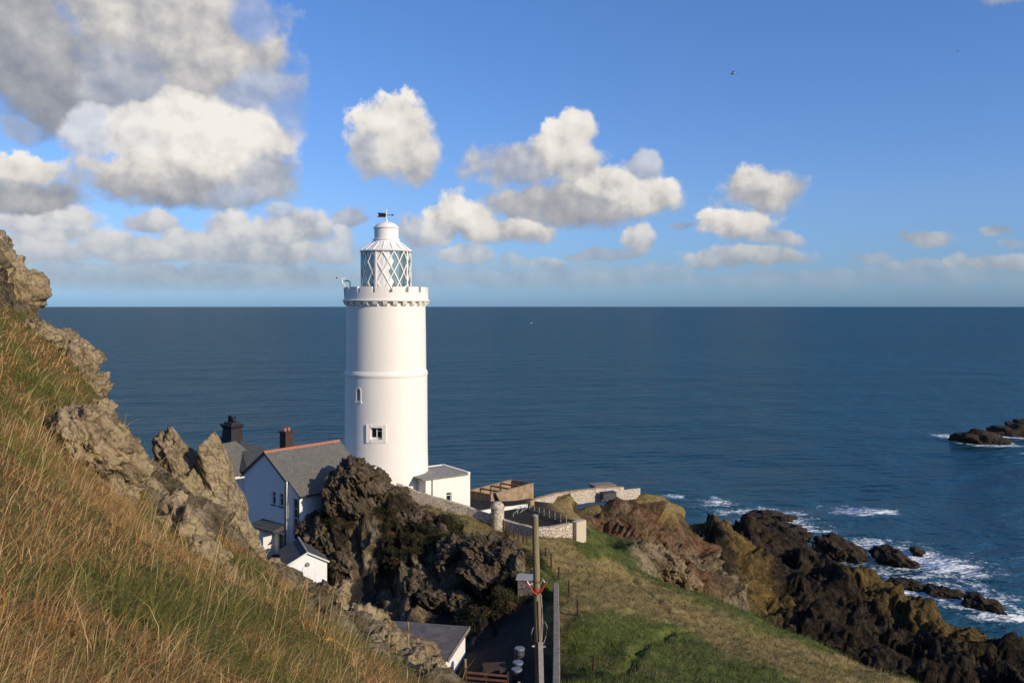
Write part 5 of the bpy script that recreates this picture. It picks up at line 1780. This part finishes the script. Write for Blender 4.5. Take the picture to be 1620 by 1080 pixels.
def in_rocks(p, k=.82):
    out = np.zeros(len(p), bool)
    for (x, y, r_, z, rz_) in ROCKS:
        out |= ((p[:, 0] - x) ** 2 + (p[:, 1] - y) ** 2) / (r_ * k) ** 2 + ((p[:, 2] - z) / (max(r_, rz_) * k * 1.2)) ** 2 < 1
    return out


def blades(name, p, up, h, w, lean_dir, lean, col, seed, segs=3, label=None):
    r = np.random.default_rng(seed)
    n = len(p)
    yaw = r.uniform(0, 2 * math.pi, n)
    side = np.c_[np.cos(yaw), np.sin(yaw), np.zeros(n)]
    vs = []
    for k in range(segs + 1):
        t = k / segs
        c = p + up * (h * t)[:, None] * (1 - .25 * lean[:, None] * t) + lean_dir * (h * lean * t ** 1.9)[:, None]
        wk = (w * (1 - t ** 1.6 * .92) * .5)[:, None]
        vs += [c - side * wk, c + side * wk]
    V = np.stack(vs, 1)
    m = 2 * (segs + 1)
    base = np.arange(n)[:, None] * m
    f = np.concatenate([base + np.array([[2 * k, 2 * k + 1, 2 * k + 3, 2 * k + 2]]) for k in range(segs)], 0)
    C = np.repeat(np.c_[col, np.ones(n)][:, None, :], m, 1)
    o = np_mesh(name, V.reshape(-1, 3), f, M['blade'], True, dict(col=C.reshape(-1, 4)))
    return tag(o, label, None, None, 'stuff')


STRAW, PALE, RUST, GREEN, OLIVE = [np.array(c) for c in ((.44, .255, .088), (.58, .40, .185), (.34, .145, .05), (.095, .135, .022), (.20, .175, .04))]


def mixcol(n, r, gfrac):
    pick = r.uniform(0, 1, n)
    c = np.where((pick < .50)[:, None], STRAW, np.where((pick < .74)[:, None], RUST, PALE))
    isg = r.uniform(0, 1, n) < gfrac
    c = np.where(isg[:, None], np.where((r.uniform(0, 1, n) < .5)[:, None], GREEN, OLIVE), c)
    return c * r.uniform(.65, 1.3, n)[:, None]


def near_grass():
    p, nn, w, r = sample(160000, -.62, .12, 1.8, 32, 21)
    p_, nn_, w_, _ = sample(70000, -.62, -.2, 11, 28, 24)
    p, nn, w = np.r_[p, p_], np.r_[nn, nn_], np.r_[w, w_]
    patch = fbm(p, 1 / 1.6, 3, .5, False, 12)
    clump = fbm(p, 1 / .35, 2, .5, False, 13)
    keepp = np.clip(w[:, 7] * 1.3 - .15, 0, 1) + .30 * w[:, 2]
    ok = (r.uniform(0, 1, len(p)) < keepp * np.clip(.85 + clump, .25, 1)) & ~in_rocks(p, 1.02)
    p, nn, patch, clump = p[ok], nn[ok], patch[ok], clump[ok]
    n = len(p)
    d = np.hypot(p[:, 0], p[:, 1])
    h = (1 - .45 * w[ok][:, 2]) * r.lognormal(math.log(.155), .42, n) * np.clip(1 + .8 * clump, .45, 1.7) * (1 - .15 * smooth01(d, 7, 15))
    tall = r.uniform(0, 1, n) < .009
    h = np.where(tall, r.uniform(.42, .72, n), h)
    wd = np.maximum(r.uniform(.004, .0075, n), d * .00075)
    wd = np.where(tall, np.maximum(.0035, d * .0008), wd)
    ang = r.normal(.1, 1.4, n) + 3.4 * fbm(p, 1 / .8, 3, .6, False, 15)
    ld = np.c_[np.cos(ang), np.sin(ang), -.25 * np.ones(n)]
    lean = np.clip(r.normal(1.0, .6, n), .05, 2.2)
    lean = np.where(tall, lean * .7, lean)
    up = nn * .45 + np.array([0, 0, 1]) * .75
    up /= np.linalg.norm(up, axis=1)[:, None]
    g_ = np.clip(.53 + 2.6 * patch + .5 * clump, .05, .94)
    c = mixcol(n, r, g_)
    c = np.where(tall[:, None], PALE * r.uniform(.8, 1.15, n)[:, None], c)
    blades('long_grass', p, up, h, wd, ld, lean, c, 31, 3, 'long dry golden grass covering the near hillside')


near_grass()


def slope_grass():
    p, nn, w, r = sample(120000, -.16, .47, 32, 130, 22)
    clump = fbm(p, 1 / .8, 3, .5, False, 17)
    patch = fbm(np.c_[p[:, 0] * .35, p[:, 1] - .1 * p[:, 0], p[:, 2] * .3], 1 / 2.2, 4, .55, False, 18)
    gr = w[:, 0] + w[:, 1]
    ok = (r.uniform(0, 1, len(p)) < np.clip(gr * 1.1, 0, 1) * np.clip(.55 + 1.4 * clump, .08, 1)) & ~in_rocks(p, .95) & (gr > .45)
    # nothing grows inside the walled terrace or through buildings
    ins = (p[:, 1] > 79.5) & (p[:, 0] < 7.5) & (p[:, 1] < 100)
    ok &= ~ins
    p, nn, w, patch, clump = p[ok], nn[ok], w[ok], patch[ok], clump[ok]
    n = len(p)
    d = np.hypot(p[:, 0], p[:, 1])
    h = r.uniform(.14, .34, n) * np.clip(1 + clump, .5, 1.6)
    wd = np.maximum(r.uniform(.02, .04, n), d * .0007)
    ang = r.normal(.2, .9, n)
    ld = np.c_[np.cos(ang), np.sin(ang), -.2 * np.ones(n)]
    lean = np.clip(r.normal(.6, .3, n), .1, 1.2)
    up = nn * .5 + np.array([0, 0, 1]) * .7
    up /= np.linalg.norm(up, axis=1)[:, None]
    g_ = np.clip(w[:, 1] / (w[:, 0] + w[:, 1] + 1e-6) * .80 + .16 + 1.5 * patch, .03, .97)
    isg = r.uniform(0, 1, n) < g_
    a = np.array([.048, .074, .010]); b = np.array([.122, .138, .026])
    t = r.uniform(0, 1, n)[:, None]
    c = np.where(isg[:, None], a * (1 - t) + b * t, (np.array([.12, .085, .030]) * (1 - t) + np.array([.24, .175, .075]) * t))
    blades('slope_grass', p, up, h, wd, ld, lean, c, 33, 2, 'short green and straw coloured turf tufts on the seaward slope')


slope_grass()


def scrub():
    """low heath and bracken on the mound and the crag foot: many small leaves in clumps"""
    r = np.random.default_rng(41)
    P_, C_ = [], []
    N_ = []
    sp_, _, sw_, _ = sample(9000, -.27, .035, 58, 78, 43)
    ok = (sw_[:, 4] + sw_[:, 1] > .5) & (sw_[:, 0] < .2) & (sp_[:, 2] < EYE - 15.4) & (sp_[:, 2] > EYE - 23.4) & (sp_[:, 0] > -17.5)
    sp_ = sp_[ok]
    sp_ = sp_[~(in_rocks(sp_, .8) & (r.uniform(0, 1, len(sp_)) < .85))][:300]
    for (x, y, z) in sp_:
        R_ = r.uniform(.25, .8)
        m = int(330 * R_ * R_) + 60
        u = r.normal(size=(m, 3))
        u /= np.linalg.norm(u, axis=1)[:, None]
        u[:, 2] = np.abs(u[:, 2])
        rad = R_ * r.uniform(.55, 1.05, m)[:, None]
        q = np.array([x, y, z + .1]) + u * rad * np.array([1, 1, .65])
        kind = r.uniform()
        base = np.array([.028, .032, .011]) if kind < .5 else (np.array([.11, .068, .027]) if kind < .78 else np.array([.060, .056, .018]))
        P_.append(q)
        N_.append(u)
        C_.append(base * r.uniform(.6, 1.4, m)[:, None])
    p, nn, c = np.concatenate(P_), np.concatenate(N_), np.concatenate(C_)
    n = len(p)
    s = r.uniform(.035, .075, n)
    t = r.normal(size=(n, 3))
    t /= np.linalg.norm(t, axis=1)[:, None]
    b = np.cross(nn + .7 * r.normal(size=(n, 3)), t)
    b /= np.linalg.norm(b, axis=1)[:, None] + 1e-6
    V = np.stack([p - t * s[:, None], p + b * (s * .5)[:, None], p + t * s[:, None], p - b * (s * .5)[:, None]], 1).reshape(-1, 3)
    f = np.arange(4 * n).reshape(n, 4)
    C4 = np.repeat(np.c_[c, np.ones(n)], 4, 0)
    o = np_mesh('scrub', V, f, M['blade'], False, dict(col=C4))
    tag(o, 'dark heath and brown bracken clumps on the shaded mound', None, None, 'stuff')


scrub()

# one orange flower head in the near grass
q = P(520, 1012, 8.6)
z = gz(q.x, q.y)
fl = empty('flower', 'single orange flower in the grass at the foot of the near slope', 'flower', (q.x, q.y, z))
st = MB().tube([(0, 0, 0), (.01, 0, max(.1, q.z - z))], .004, 5).build('stem', M['green_paint'], fl)
hd = MB()
hz = max(.1, q.z - z)
for i in range(11):
    a = 2 * math.pi * i / 11
    c, s_ = math.cos(a), math.sin(a)
    hd.add([(0.01, 0, hz), (.01 + .022 * c - .008 * s_, .022 * s_ + .008 * c, hz + .012), (.01 + .042 * c, .042 * s_, hz + .008), (.01 + .022 * c + .008 * s_, .022 * s_ - .008 * c, hz + .012)], [(0, 1, 2, 3)])
hd.build('petals', M['flower'], fl)
